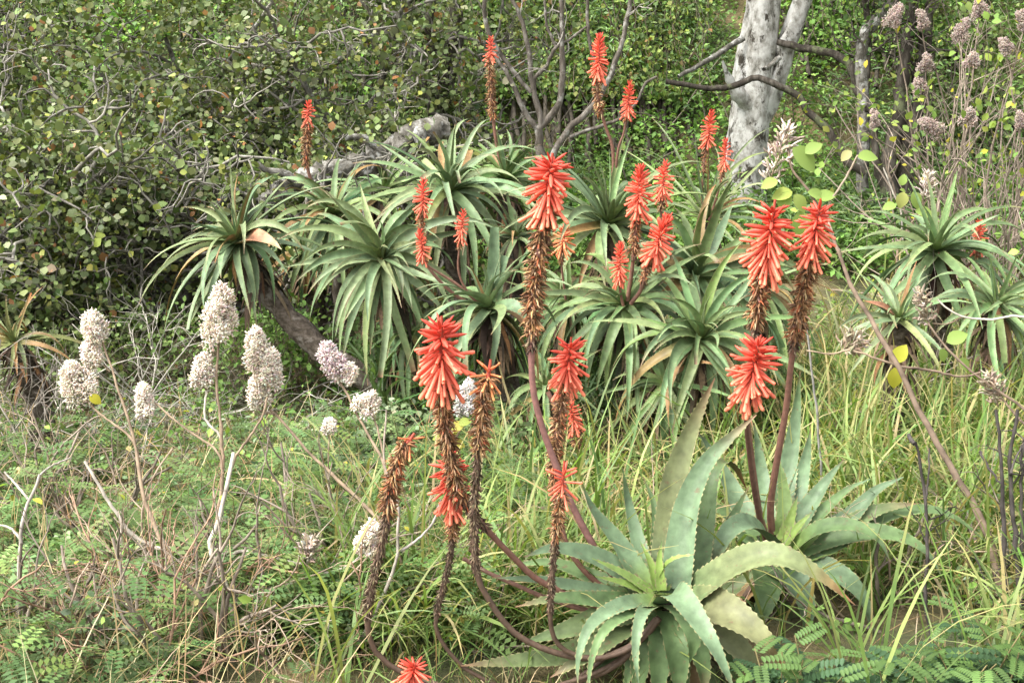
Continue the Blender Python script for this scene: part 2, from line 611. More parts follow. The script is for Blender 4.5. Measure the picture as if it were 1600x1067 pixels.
YGc = [(0.13, 0.19, 0.042), (0.08, 0.135, 0.035), (0.19, 0.24, 0.055), (0.05, 0.08, 0.02), (0.20, 0.13, 0.05)]
climber('yellow-green climber curtain hanging behind the bare forked shrub', 720, 960, 130, (12.0, 12.7), (1.9, 3.4), (.5, 1.3), YGc, [4, 4, 3, 2, .4], 71, zmin=1.75)
climber('yellow-green climber curtain hanging just beside the pale tree trunk', 950, 1150, 110, (11.9, 12.6), (1.8, 3.4), (.5, 1.2), YGc, [4, 4, 3, 2, .6], 72, zmin=1.75)
climber('dark leafy climber mass behind the shaded dark trunks', 560, 740, 90, (12.0, 12.8), (1.9, 3.6), (.6, 1.6), YGc, [1, 4, .3, 6, .2], 73)
climber('fresh green climber mass behind the slim dark tree', 1240, 1480, 90, (13.2, 13.9), (2.7, 3.8), (.5, 1.1), [(0.10, 0.18, 0.035), (0.15, 0.24, 0.05), (0.06, 0.11, 0.02)], [3, 2, 2], 74, zmin=2.2)
climber('dull green climber mass behind the twiggy pink-plumed bush', 1470, 1680, 80, (11.8, 12.6), (1.6, 3.2), (.6, 1.4), [(0.10, 0.15, 0.04), (0.13, 0.17, 0.06), (0.06, 0.09, 0.02)], [3, 2, 2], 75)
climber('deep green climber wall behind the round-leaved shrubs', -150, 560, 190, (12.0, 13.0), (1.8, 3.8), (.6, 1.8), YGc, [1, 4, .5, 5, .3], 76)
# ------------------------------------------------------------------ trees, trunks, bare shrubs
def limb(parent, px, Y0, Y1, r0px, r1px, mat, name='branch', n=18, rough=0.05, sides=9, extra=None):
    w = PP(px, Y0, Y1)
    if extra is not None:
        w = np.vstack([w, np.atleast_2d(extra)])
    p = smooth_path(w, n)
    p[1:-1] += rng.normal(0, 0.15 * r1px * Y0 / FPX, (n - 2, 3))
    g = G()
    rr = np.linspace(r0px * Y0 / FPX, r1px * Y1 / FPX, n) * (1 + rng.normal(0, rough, n))
    tube_batch(g, p, rr[None], (0.2, 0.2, 0.2), sides=sides)
    if sides >= 14:
        cen = np.repeat(p, sides, 0)
        g.v[0] = cen + (g.v[0] - cen) * (1 + rng.normal(0, .10, (len(cen), 1)) + .16 * np.sin(np.arange(len(cen)) % sides * 2.1 + np.repeat(np.arange(n), sides) * .5)[:, None])
    return link(name, g.mesh(name, org(parent)), mat, parent)


def ground_px(px, Y):
    p = P(px, 500, Y)
    return np.array([p[0], Y, float(zg(p[0], Y))])


def twigs(parent, starts, dirs, lens, r0, col, levels=3, nchild=3.0, wig=0.3, mat=None, name='twigs', grav=0.02, M=8, spread=0.8):
    g = G()
    paths = wander(np.asarray(starts), np.asarray(dirs), np.asarray(lens), M, wig, grav)
    N = len(paths)
    rad = taper(r0, r0 * 0.45, M, N)
    tube_batch(g, paths, rad, col, sides=5, cvar=0.35)
    tips = [paths[:, -1]]
    L = np.mean(lens)
    r = r0
    for lv in range(1, levels):
        n = int(len(paths) * nchild)
        L *= 0.58
        st, d, rr = children_of(paths, rad, n, 0.2, 1.0, spread)
        r = r * 0.55
        m = max(5, M - lv)
        paths = wander(st, d, L * rng.uniform(0.5, 1.3, n), m, wig, grav)
        rad = taper(np.minimum(rr * 0.8, r * 1.1), r * 0.3, m, n)
        tube_batch(g, paths, rad, col, sides=4, cvar=0.35)
        tips.append(paths[:, -1])
    o = link(name, g.mesh(name, org(parent)), mat or M_TWIG, parent, kind='stuff')
    return o, paths, tips


OVAL = tpl(0.34, 0.10, 0.12)
ROUND = tpl(0.46, 0.08, 0.08)
NARROW = tpl(0.16, 0.05, 0.18)
QUAD = tpl(0.3, 0.08, 0.1, 'quad')

# ---- pale-barked tree
b = ground_px(1160, 11.0)
tree = thing('tree', b + [0, 0, -0.05], 'tree with a thick pale lichened trunk, broken stub and a fork above the grass', 'tree')
w = np.vstack([[b + [0, 0.05, -0.2]], PP([(1160, 330), (1163, 270), (1172, 190), (1180, 110), (1190, 40), (1195, -40), (1185, -180), (1205, -330), (1190, -480)], 11.0, 11.0)])
p = smooth_path(w, 60)
s = np.linspace(0, 1, 60)
rr = 11.2 / FPX * np.interp(s, [0, .06, .12, .22, .32, .42, .6, 1], [46, 38, 33, 30, 30, 27, 20, 8])
g = G()
tube_batch(g, p, rr[None], (0.4, 0.4, 0.4), sides=28)
v = g.v[0]
ang = np.tile(np.arange(28), 60) / 28 * 2 * math.pi
row = np.repeat(np.arange(60), 28)
wob = 0.05 * np.sin(3 * ang + row * 0.13) + 0.035 * np.sin(5 * ang - row * 0.21 + 1) + 0.03 * np.sin(2 * ang + row * 0.7)
cen = np.repeat(p, 28, 0)
g.v[0] = cen + (v - cen) * (1 + wob[:, None]) * (1 + rng.normal(0, 0.012, (len(v), 1)))
link('trunk', g.mesh('trunk', org(tree)), M_BARKPALE, tree)
limb(tree, [(1186, 185), (1203, 150), (1216, 110), (1228, 70), (1244, 30), (1258, -10), (1280, -90), (1300, -260), (1330, -420)], 11.0, 10.8, 17, 7, M_BARKPALE, n=26, sides=14)
limb(tree, [(1172, 165), (1152, 146), (1140, 124), (1133, 108), (1129, 96)], 10.9, 10.72, 16, 1.5, M_BARKPALE, 'broken_stub', n=10, rough=.12)
limb(tree, [(1215, 66), (1240, 72), (1269, 79), (1310, 89), (1328, 105), (1342, 140), (1350, 175)], 10.85, 10.4, 5, 8, M_BARKDARK)
limb(tree, [(1040, 128), (1080, 135), (1124, 139), (1160, 130), (1178, 122), (1215, 134), (1249, 152), (1262, 175), (1293, 202), (1316, 240), (1330, 258), (1352, 272)], 10.5, 10.2, 4, 6.5, M_BARKDARK, n=34)
limb(tree, [(1060, 120), (1100, 98), (1127, 81), (1161, 60)], 10.6, 10.9, 3, 5, M_BARKGREY)
limb(tree, [(1193, 109), (1206, 100), (1219, 90)], 10.5, 10.6, 3, 4, M_BARKGREY)
limb(tree, [(1190, -180), (1120, -260), (1020, -330), (930, -380)], 11.0, 10.6, 14, 4, M_BARKPALE)
limb(tree, [(1300, -260), (1400, -330), (1500, -350)], 10.7, 10.9, 10, 4, M_BARKPALE)
# crown, above the frame
cc = np.array([P(930, -390, 10.6), P(1190, -520, 11.0), P(1330, -460, 10.7), P(1500, -370, 10.9), P(1060, -440, 10.8)])
k = rng.integers(0, len(cc), 260)
tipp = cc[k] + rng.normal(0, 1, (260, 3)) * [0.8, 0.8, 0.45]
n = 1300
kk = rng.integers(0, 260, n)
pos = tipp[kk] + rng.normal(0, 0.12, (n, 3))
g = G()
scatter(g, OVAL, pos, rdir(n) + [0, 0, -.3], rdir(n) + [0, 0, 1.2], rng.uniform(.05, .09, n), pal([(0.07, 0.12, 0.03), (0.10, 0.15, 0.04)], [1, 1], n))
link('crown', g.mesh('crown', org(tree)), M_HERB, tree, kind='stuff')
g = G()
st = cc[rng.integers(0, len(cc), 260)]
f = np.linspace(0, 1, 5)[None, :, None]
pt = st[:, None] * (1 - f) + tipp[:, None] * f
pt[:, 1:-1] += rng.normal(0, .05, (260, 3, 3))
tube_batch(g, pt, taper(.012, .004, 5, 260), (0.2, 0.19, 0.17), sides=4)
link('crown_twigs', g.mesh('crown_twigs', org(tree)), M_TWIG, tree, kind='stuff')

# ---- dark slim multi-stemmed tree beside it
b = ground_px(1392, 10.4)
dt = thing('tree', b + [0, 0, -0.05], 'slim dark tree with several crooked stems from one foot, beyond the long grass', 'tree')
dstems = [
    ([(1401, 0), (1378, 22), (1360, 44), (1345, 80), (1349, 142), (1352, 200), (1350, 232), (1347, 294)], 9, 11, 10.4),
    ([(1418, 60), (1410, 130), (1400, 200), (1388, 262), (1392, 310)], 9, 15, 10.3),
    ([(1447, 50), (1438, 111), (1430, 165), (1418, 232), (1412, 300)], 10, 17, 10.35),
    ([(1352, 170), (1366, 182), (1366, 216), (1370, 260), (1380, 300)], 5, 8, 10.3),
    ([(1352, 150), (1356, 60), (1352, 0), (1350, -80)], 6, 4, 10.4),
    ([(1360, 46), (1368, 10), (1372, -60)], 6, 4, 10.45),
    ([(1447, 55), (1456, -20), (1470, -120)], 9, 4, 10.3),
    ([(1418, 64), (1422, 0), (1416, -100)], 8, 4, 10.3),
]
for i, (px, r0, r1, Yd) in enumerate(dstems):
    limb(dt, px, Yd, Yd, r0, r1, M_BARKDARK if i else M_BARKGREY, 'stem', n=22, extra=(b + [rng.normal(0, .06), rng.normal(0, .06), -0.15]) if px[-1][1] > 250 else None)
n = 40
st = np.array([P(rng.uniform(1330, 1480), rng.uniform(-60, 120), 10.35) for _ in range(n)])
twigs(dt, np.array([P(1350 + 20 * rng.random(), rng.uniform(-60, 100), 10.35) for _ in range(12)] + [P(1420 + 30 * rng.random(), rng.uniform(-60, 130), 10.3) for _ in range(14)]), rdir(26) + [0, 0, .3], rng.uniform(.3, .8, 26), .010, (0.07, 0.06, 0.05), levels=3, wig=.25)
g = G()
n = 1500
kx = rng.integers(0, 40, n)
scatter(g, OVAL, st[kx] + rng.normal(0, .12, (n, 3)) + [0, 0, .25], rdir(n), rdir(n) + [0, 0, 1], rng.uniform(.03, .06, n), pal([(0.06, 0.11, 0.03), (0.12, 0.17, 0.04)], [1, 1], n))
link('crown', g.mesh('crown', org(dt)), M_HERB, dt, kind='stuff')

# ---- bare forked shrub in the middle
b = ground_px(850, 9.6)
bs = thing('bare_shrub', b + [0, 0, -0.05], 'bare forked shrub with thin grey upswept branches behind the aloes', 'shrub')
fk_mat = mat_bark('brown_grey_bark', (0.03, 0.025, 0.02), (0.10, 0.085, 0.068), (0.19, 0.17, 0.145), (0.26, 0.25, 0.22), nscale=20, pale_at=.54)
fk = [
    ([(841, 202), (845, 240), (850, 300), (850, 390)], 7, 11, True),
    ([(876, -40), (878, 60), (879, 101), (875, 155), (862, 180), (841, 202)], 3, 6, False),
    ([(768, 80), (785, 105), (797, 125), (807, 145), (821, 177), (841, 202)], 3, 5, False),
    ([(790, -20), (812, 25), (824, 67), (829, 110), (834, 145), (843, 180), (845, 200)], 2.6, 5, False),
    ([(920, 40), (890, 62), (868, 76), (852, 105), (836, 122), (833, 145)], 1.8, 4, False),
    ([(756, -30), (757, 20), (762, 48), (780, 80), (800, 110), (830, 145)], 3.2, 3.6, False),
    ([(985, -30), (980, 30), (967, 78), (955, 115), (940, 145), (915, 180), (888, 202), (860, 260), (850, 330)], 3, 6.5, False),
    ([(918, -20), (918, 40), (924, 80), (936, 110)], 2.5, 3, False),
    ([(850, -20), (852, 20), (856, 45), (868, 74)], 2, 2.4, False),
    ([(1026, 120), (1008, 130), (994, 160), (970, 185), (930, 200), (890, 215)], 2, 3.4, False),
]
for px, r0, r1, gr in fk:
    limb(bs, px, 9.6, 9.6, r0, r1, fk_mat, 'branch', n=20, extra=b + [0, 0, -.15] if gr else None, sides=7)
st = np.array([P(rng.uniform(770, 960), rng.uniform(0, 130), 9.6) for _ in range(8)])
twigs(bs, np.array([P(812, 25, 9.6), P(878, 60, 9.6), P(876, 20, 9.6), P(757, 20, 9.6), P(980, 30, 9.6), P(868, 76, 9.6), P(797, 125, 9.6), P(879, 101, 9.6)]), rdir(8) * .6 + [0, 0, .5], np.full(8, .35), .006, (0.25, 0.23, 0.2), levels=2, wig=.25)

# ---- dark trunk in shade by the left thicket
for (px, lab, r0, r1) in (([(722, -60), (716, 0), (712, 60), (700, 110), (692, 160), (690, 230)], 'dark shaded trunk standing at the edge of the grey-branched shrub', 11, 13),
                          ([(664, -60), (672, 0), (670, 50), (682, 110), (690, 170)], 'slimmer dark crooked trunk crossing the grey-branched shrub edge', 7, 9)):
    b = ground_px(px[-1][0], 10.6)
    o = thing('tree', b + [0, 0, -.05], lab, 'tree')
    limb(o, px, 10.6, 10.6, r0, r1, M_BARKDARK, 'trunk', n=20, extra=b + [0, 0, -.15])
    top = P(px[0][0], px[0][1] - 60, 10.6)
    n = 900
    cl = top + rng.normal(0, 1, (40, 3)) * [.6, .6, .3] + [0, 0, .5]
    g = G()
    scatter(g, OVAL, cl[rng.integers(0, 40, n)] + rng.normal(0, .1, (n, 3)), rdir(n), rdir(n) + [0, 0, 1], rng.uniform(.04, .07, n), pal([(0.05, 0.09, 0.02), (0.08, 0.12, 0.03)], [1, 1], n))
    link('crown', g.mesh('crown', org(o)), M_HERB, o, kind='stuff')
    g = G()
    f = np.linspace(0, 1, 5)[None, :, None]
    t0 = P(px[0][0], px[0][1], 10.6)[None, None]
    tube_batch(g, t0 * (1 - f) + cl[:, None] * f, taper(.02, .005, 5, 40), (0.05, 0.045, 0.04), sides=4)
    link('crown_twigs', g.mesh('crown_twigs', org(o)), M_TWIG, o, kind='stuff')

# ---- lichened fallen log behind the aloes
e0 = P(690, 205, 8.6)
b = np.array([e0[0], e0[1], float(zg(e0[0], e0[1]))])
lg = thing('fallen_log', b, 'gnarled fallen log with white lichen patches, its broken end above the aloes', 'log')
limb(lg, [(698, 205), (680, 206), (655, 212), (620, 232), (580, 252), (545, 262), (500, 276), (455, 290), (400, 330), (330, 400), (280, 470)], 8.5, 8.2, 21, 12, M_BARKGREY, 'trunk', n=70, rough=.13, sides=18)
limb(lg, [(690, 190), (660, 192), (640, 205), (622, 225)], 8.55, 8.45, 5, 11, M_BARKGREY, 'burl', n=12, rough=.15)
limb(lg, [(600, 238), (575, 220), (560, 214), (540, 216)], 8.4, 8.3, 9, 4, M_BARKGREY, 'branch', n=10)
limb(lg, [(470, 288), (440, 270), (420, 268), (400, 255)], 8.3, 8.2, 8, 4, M_BARKGREY, 'branch', n=10)
limb(lg, [(400, 330), (380, 300), (345, 312), (330, 330), (325, 345)], 8.2, 8.0, 9, 6, M_BARKGREY, 'branch', n=14)
limb(lg, [(345, 312), (335, 295), (342, 280)], 8.1, 8.0, 5, 2.5, M_BARKGREY, 'branch', n=8)
limb(lg, [(660, 215), (690, 300), (700, 380)], 8.6, 8.7, 14, 16, M_BARKDARK, 'root', n=12, extra=ground_px(700, 8.7) - [0, 0, .1])

# ---- dark logs on the ground below the aloes
for px, Y0, Y1, r0, r1, lab in (
        ([(600, 600), (660, 632), (720, 655), (790, 690), (850, 700)], 6.2, 6.1, 17, 15, 'dark gnarled log on the ground under the leaning aloe trunk'),
        ([(700, 712), (760, 728), (820, 742), (880, 740)], 5.35, 5.5, 13, 11, 'short grey weathered log lying in the grass behind the brown stalks'),
        ([(0, 735), (50, 728), (105, 718)], 5.5, 5.6, 9, 6, 'thin dark log lying under the small orange-tinged aloe')):
    w = PP(px, Y0, Y1)
    w[:, 2] = zg(w[:, 0], w[:, 1]) + 0.045
    o = thing('log', w[0] - [0, 0, .05], lab, 'log')
    g = G()
    p = smooth_path(w, 22)
    tube_batch(g, p, (np.linspace(r0, r1, 22) * Y0 / FPX * (1 + rng.normal(0, .09, 22)))[None], (0.1, 0.1, 0.1), sides=12)
    link('log_body', g.mesh('log_body', org(o)), M_BARKDARK, o)

# ------------------------------------------------------------------ left thicket: round-leaved shrubs with grey crooked branches
def round_shrub(label, cx, cy, rx, ry, rz, nclus, nleaf, seed, zc=None, parts=300, gap=0.0):
    global rng
    keep = rng
    rng = np.random.default_rng(seed)
    gz = float(zg(cx, cy))
    zc = gz + 0.3 if zc is None else zc
    o = thing('shrub', (cx, cy, gz - .05), label, 'shrub', None)
    c = np.array([cx, cy, zc])
    # crooked limbs from the foot
    nl = 11
    a = rng.uniform(math.pi * 0.95, math.pi * 2.05, nl)
    tg = c + np.stack([np.cos(a) * rx, np.sin(a) * ry, rng.uniform(.1, .85, nl) * rz], 1) * .85
    st = np.array([cx, cy, gz - .05]) + rng.normal(0, .25, (nl, 3)) * [1, .6, 0]
    f = np.linspace(0, 1, 14)[None, :, None]
    pt = st[:, None] * (1 - f) + tg[:, None] * f
    wob = np.cumsum(rng.normal(0, .045, (nl, 14, 3)), 1)
    pt = pt + wob * np.sin(np.linspace(0, math.pi, 14))[None, :, None] * 1.6
    pt[:, 0] = st
    rad = taper(rng.uniform(.035, .07, nl), .016, 14, nl)
    for i in range(nl):
        g = G()
        tube_batch(g, pt[i], rad[i:i + 1], (0.3, 0.3, 0.3), sides=8)
        link('limb', g.mesh('limb', org(o)), M_BARKGREY, o)
    GREY = (0.22, 0.205, 0.175)
    g = G()
    # second and third order crooked branches, kept near the outside of the mound
    n2 = 105
    st, d, r = children_of(pt, rad, n2, .25, 1, .7)
    out = norm((st - c) / np.array([rx, ry, rz]))
    p2 = wander(st, d + out * 1.2 + [0, -.5, .1], rng.uniform(.5, 1.3, n2), 11, .38)
    r2 = taper(np.minimum(r, .016), .006, 11, n2)
    tube_batch(g, p2, r2, GREY, sides=5, cvar=.4)
    n3 = 480
    st, d, r = children_of(p2, r2, n3, .15, 1, .9)
    p3 = wander(st, d + [0, -.2, .05], rng.uniform(.2, .55, n3), 8, .36)
    r3 = taper(np.minimum(r, .009), .0032, 8, n3)
    tube_batch(g, p3, r3, GREY, sides=4, cvar=.45)
    n4 = 1300
    st, d, r = children_of(p3, r3, n4, .2, 1, 1.0)
    p4 = wander(st, d + [0, -.15, .1], rng.uniform(.08, .22, n4), 5, .3)
    tube_batch(g, p4, taper(.0035, .0018, 5, n4), (0.17, 0.155, 0.13), sides=3, cvar=.45)
    link('branches', g.mesh('branches', org(o)), M_TWIG, o, kind='stuff')
    # leaf clumps on the mound's shell and at the twig ends
    n1 = nclus
    th = rng.uniform(math.pi * .9, math.pi * 2.1, n1)
    zz = rng.uniform(-.55, 1, n1)
    q = np.where(zz < .25, .97 + .22 * (.25 - zz), np.sqrt(1 - np.clip(zz, -1, 1) ** 2))
    rr_ = rng.uniform(.78, 1.03, n1) + 0.10 * np.sin(th * 7 + zz * 9) + 0.07 * np.sin(zz * 15 + th * 3)
    cl = c + np.stack([np.cos(th) * q * rx, np.sin(th) * q * ry, zz * rz], 1) * rr_[:, None]
    tips = np.vstack([p4[:, -1], p3[:, -1]])
    cl = np.vstack([cl, tips[rng.random(len(tips)) < .75]])
    keepc = cl[:, 2] > zg(cl[:, 0], cl[:, 1]) + .03
    cl = cl[keepc]
    # open patches where the bare branches show
    ns = np.sin(cl[:, 0] * 3.1 + cl[:, 2] * 2.3 + seed) * np.sin(cl[:, 2] * 4.3 - cl[:, 0] * 1.7 + 1) + rng.normal(0, .25, len(cl))
    cl = cl[ns > -.50 + gap]
    per = nleaf
    n = len(cl) * per
    ci = np.repeat(np.arange(len(cl)), per)
    off = rng.normal(0, 1, (n, 3)) * .055
    pos = cl[ci] + off
    outw = norm((cl[ci] - c) / np.array([rx, ry, rz]) + 1e-5)
    d = norm(off * 8 + outw * .5 + rng.normal(0, .5, (n, 3)) + [0, 0, .2])
    nr = outw * .55 + [0, -.25, .75] + rng.normal(0, .55, (n, 3))
    col = pal([(0.105, 0.140, 0.045), (0.145, 0.180, 0.066), (0.070, 0.098, 0.034), (0.25, 0.28, 0.065), (0.30, 0.15, 0.06), (0.20, 0.22, 0.115)], [5, 5, 3, 1.1, .45, 2], n)
    ctone = np.exp(rng.normal(0, .18, (len(cl), 1)))[ci]
    col = np.clip(col * ctone, .01, .6)
    sz = np.clip(.040 * np.exp(rng.normal(0, .28, n)), .018, .075)
    # the leaves nearest the viewer's side are objects of their own
    front = np.argsort(pos[:, 1] - 0.4 * (sz - .045) * 40)[:parts]
    # spread those over the whole shrub rather than one spot
    cand = np.where((pos - c)[:, 1] < -ry * .35)[0]
    front = rng.choice(cand, min(parts, len(cand)), replace=False) if len(cand) else front
    mask = np.ones(n, bool)
    mask[front] = False
    g = G()
    scatter(g, ROUND, pos[mask], d[mask], nr[mask], sz[mask], col[mask])
    link('foliage', g.mesh('foliage', org(o)), M_LEAF, o, kind='stuff')
    protos = []
    for k in range(6):
        g = G()
        scatter(g, ROUND, np.zeros((1, 3)), np.array([[0, 1.0, 0]]), np.array([[0, 0, 1.0]]), np.array([1.0]), np.array([[1, 1, 1.0]]))
        me = g.mesh('leaf')
        me.materials.append(M_LEAFO)
        protos.append(me)
        break
    for i in front:
        y = norm(d[i])
        z = norm(nr[i] - y * nr[i].dot(y))
        x = np.cross(y, z)
        M4 = np.eye(4)
        M4[:3, :3] = np.stack([x, y, z], 1) * sz[i] * 1.1
        M4[:3, 3] = pos[i] - org(o)
        lo = bpy.data.objects.new('leaf', protos[0])
        COL.objects.link(lo)
        lo.parent = o
        lo.matrix_basis = Matrix(M4.tolist())
        lo.color = (*col[i], 1)
    rng = keep
    return o


M_LEAFO = mat_col('glossy_leaf_single', rough=0.48, spec=0.3, transl=0.22, namp=0.0, objcol=True)
round_shrub('olive round-leaved shrub with pale twisted branches beside the lichened fallen log', -1.75, 10.6, 1.5, 1.2, 2.3, 1250, 9, 51)
round_shrub('largest olive round-leaved shrub, its middle opened by a tangle of pale crooked branches', -3.3, 10.0, 1.7, 1.3, 2.5, 1500, 9, 52, gap=.12)
round_shrub('olive round-leaved shrub at the outer end of the shrub bank, dense and dark', -5.1, 9.6, 1.5, 1.3, 2.5, 1250, 9, 53)
round_shrub('low bright round-leaved shrub at the front of the bank with yellow and rust leaves', -3.3, 8.45, 1.35, .8, 1.15, 1100, 9, 54, gap=-.1)
round_shrub('low dark round-leaved shrub with bare grey twigs behind the leaning aloe trunk', -1.75, 8.7, 1.2, .6, .75, 520, 8, 55, gap=.25)
# ------------------------------------------------------------------ aloes
GREEN = np.array([0.110, 0.172, 0.068])
BLUEG = np.array([0.122, 0.182, 0.098])
YOUNG = np.array([0.19, 0.27, 0.065])
PINK = np.array([0.27, 0.17, 0.105])
RUST = np.array([0.36, 0.14, 0.055])
TOOTH = np.array([0.24, 0.23, 0.11])


def aloe_leaf(parent, path, W, S, col, tipcol, basecol=None, chan=0.42, thick=0.20, tooth=0.0055, nseg=15, tip_from=0.7, broken=False, name='leaf', twist=0.0):
    p = smooth_path(path, nseg)
    T = np.empty_like(p)
    T[1:-1] = p[2:] - p[:-2]
    T[0] = p[1] - p[0]
    T[-1] = p[-1] - p[-2]
    T = norm(T)
    s = np.linspace(0, 1, nseg)
    S = norm(np.asarray(S, float))
    S = norm(S[None] - T * np.sum(S[None] * T, 1, keepdims=True))
    N = np.cross(S, T)
    if twist:
        a = (twist * s)[:, None]
        S, N = S * np.cos(a) + N * np.sin(a), N * np.cos(a) - S * np.sin(a)
    h = W / 2 * np.maximum(1 - s ** 1.35, 0.0) ** 0.9 * (0.95 + 0.16 * np.sin(s * 2.6))
    if broken:
        h = W / 2 * (1 - 0.45 * s)
    h = np.maximum(h, 0.0015)
    chanv = chan * (0.75 + 0.4 * s)
    g = G()
    basecol = col if basecol is None else basecol
    fb = np.clip(1 - s / 0.28, 0, 1)[:, None]
    ft = np.clip((s - tip_from) / (1.001 - tip_from), 0, 1)[:, None] ** 1.3
    c = col * (1 - fb) + basecol * fb
    c = c * (1 - ft) + tipcol * ft
    if rng.random() < .6:
        fd = np.clip((s - .93) / .05, 0, 1)[:, None]
        c = c * (1 - fd) + np.array([.19, .11, .06]) * fd
    us = np.array([-1, -.55, 0, .55, 1.0])
    up, lo = [], []
    for u in us:
        lift = (chanv * h * (u * u))[:, None]
        up.append(p + S * (u * h)[:, None] + N * lift)
        lo.append(p + S * (u * h)[:, None] + N * (lift - (thick * h * (1 - u * u))[:, None]))
    U = np.stack(up, 1).reshape(-1, 3)
    Lw = np.stack(lo, 1).reshape(-1, 3)
    idx = np.arange(nseg * 5).reshape(nseg, 5)
    q = np.stack([idx[:-1, :-1], idx[:-1, 1:], idx[1:, 1:], idx[1:, :-1]], -1).reshape(-1, 4)
    edge = np.array([1.12, 1.0, 0.97, 1.0, 1.12])
    cU = (c[:, None, :] * edge[None, :, None]).reshape(-1, 3)
    g.add(U, cU, q)
    g.add(Lw, np.repeat(c * 0.95, 5, 0), q[:, ::-1])
    if tooth:
        seg = np.linalg.norm(p[1:] - p[:-1], axis=1).sum()
        nt_ = max(6, int(seg / (tooth * 3.4)))
        tt = (np.arange(nt_) + 0.5 + rng.normal(0, 0.15, nt_)) / nt_ * 0.93
        for sg, col_i in ((-1, 0), (1, 4)):
            E = up[col_i]
            e0 = np.stack([np.interp(tt - 0.35 / nt_, s, E[:, j]) for j in range(3)], 1)
            e1 = np.stack([np.interp(tt + 0.35 / nt_, s, E[:, j]) for j in range(3)], 1)
            k = np.clip((tt * (nseg - 1)).astype(int), 0, nseg - 1)
            ap = (e0 + e1) / 2 + (S[k] * sg * 0.8 + T[k] * 0.6 + N[k] * 0.25) * tooth * (1 - 0.4 * tt)[:, None]
            V = np.stack([e0, e1, ap], 1).reshape(-1, 3)
            g.add(V, TOOTH, tris=np.arange(nt_ * 3).reshape(-1, 3))
    return link(name, g.mesh(name, org(parent)), M_ALOE, parent)


def random_leaves(parent, C, axis, n, L, W, seed, e_in=80, e_out=-20, sag=1.0, tint=(1, 1, 1), fanback=0.0, az_skip=None, rust=0.1, tooth=0.0055, narrow=1.0, start=0.0, inner_yellow=0.6):
    rs = np.random.default_rng(seed)
    C = np.asarray(C, float)
    ax = norm(np.asarray(axis, float))
    e1 = norm(np.cross(ax, [0.2, 1, 0.1]))
    e2 = np.cross(ax, e1)
    for i in range(n):
        f = start + (1 - start) * (i + 0.5) / n
        az = i * 2.39996 + rs.normal(0, 0.2)
        A = e1 * math.cos(az) + e2 * math.sin(az)
        el = R(e_in + (e_out - e_in) * f ** 0.85 + rs.normal(0, 7))
        ln = L * (0.55 + 0.6 * min(1, f * 2.2)) * rs.uniform(0.72, 1.25)
        w = W * narrow * (0.55 + 0.5 * min(1, f * 2.0)) * rs.uniform(0.85, 1.12)
        d = A * math.cos(el) + ax * math.sin(el)
        pts = [C + d * 0.02]
        m = 8
        dd = d.copy()
        sg = sag * (0.12 + 0.30 * f) * rs.uniform(0.25, 2.0)
        side_b = rs.normal(0, 0.07)
        S = np.cross(A, ax)
        for k in range(m):
            dd = norm(dd + np.array([0, 0, -1]) * sg * (0.25 + 1.1 * k / m) + S * side_b)
            pts.append(pts[-1] + dd * ln / m)
        S = S + np.array([0, 0, 1.0]) * S[1] * rs.uniform(0, .45) + rs.normal(0, 0.10, 3)
        col = (GREEN * (1 - 0.5) + BLUEG * 0.5) * np.exp(rs.normal(0.04, 0.2)) * np.array(tint) * np.array([1 + rs.normal(0.05, .1), 1, 1 + rs.normal(-.02, .1)])
        if rs.random() < 0.3:
            col = col * 0.6 + BLUEG * 0.5
        tipc = col * 1.0
        tf = 0.75
        if rs.random() < 0.45:
            tipc = PINK * rs.uniform(0.6, 1.1)
        base = col * (1 - inner_yellow * (1 - f)) + YOUNG * inner_yellow * (1 - f)
        nm = 'leaf'
        if rs.random() < rust * (0.3 + f):
            col = col * 0.35 + RUST * rs.uniform(0.5, 1.0) * 0.65
            tipc = RUST * 0.9
        aloe_leaf(parent, pts, w, S, col, tipc, base, tooth=tooth, tip_from=tf, nseg=13, broken=rs.random() < 0.08, twist=rs.normal(0, 0.25), name=nm)


def skirt(parent, C, down, n, L, seed, rad=0.05):
    """dead leaves hanging below a rosette"""
    rs = np.random.default_rng(seed)
    g = G()
    M = 6
    a = rs.random(n) * 2 * math.pi
    back = rs.random(n)
    st = np.asarray(C) + np.stack([np.cos(a) * rad, np.sin(a) * rad, np.zeros(n)], 1) + np.asarray(down)[None] * (back * 0.25)[:, None]
    d = np.stack([np.cos(a) * 0.8, np.sin(a) * 0.8, -0.4 + 0 * a], 1)
    ln = L * rs.uniform(0.4, 1.0, n)
    pth = np.empty((n, M, 3))
    pth[:, 0] = st
    dd = norm(d)
    for k in range(1, M):
        dd = norm(dd + np.array([0, 0, -0.45]) + rs.normal(0, 0.15, (n, 3)))
        pth[:, k] = pth[:, k - 1] + dd * (ln / (M - 1))[:, None]
    c = pal([(0.10, 0.065, 0.04), (0.17, 0.12, 0.075), (0.05, 0.035, 0.025), (0.24, 0.13, 0.06)], [3, 3, 3, 1], n)
    ribbon(g, pth, np.stack([-np.sin(a), np.cos(a), 0 * a], 1), 0.5 * rs.uniform(0.018, 0.04, n), c)
    o = link('dead_leaf_skirt', g.mesh('dead_leaf_skirt', org(parent)), M_DRIED, parent, kind='stuff')
    return o


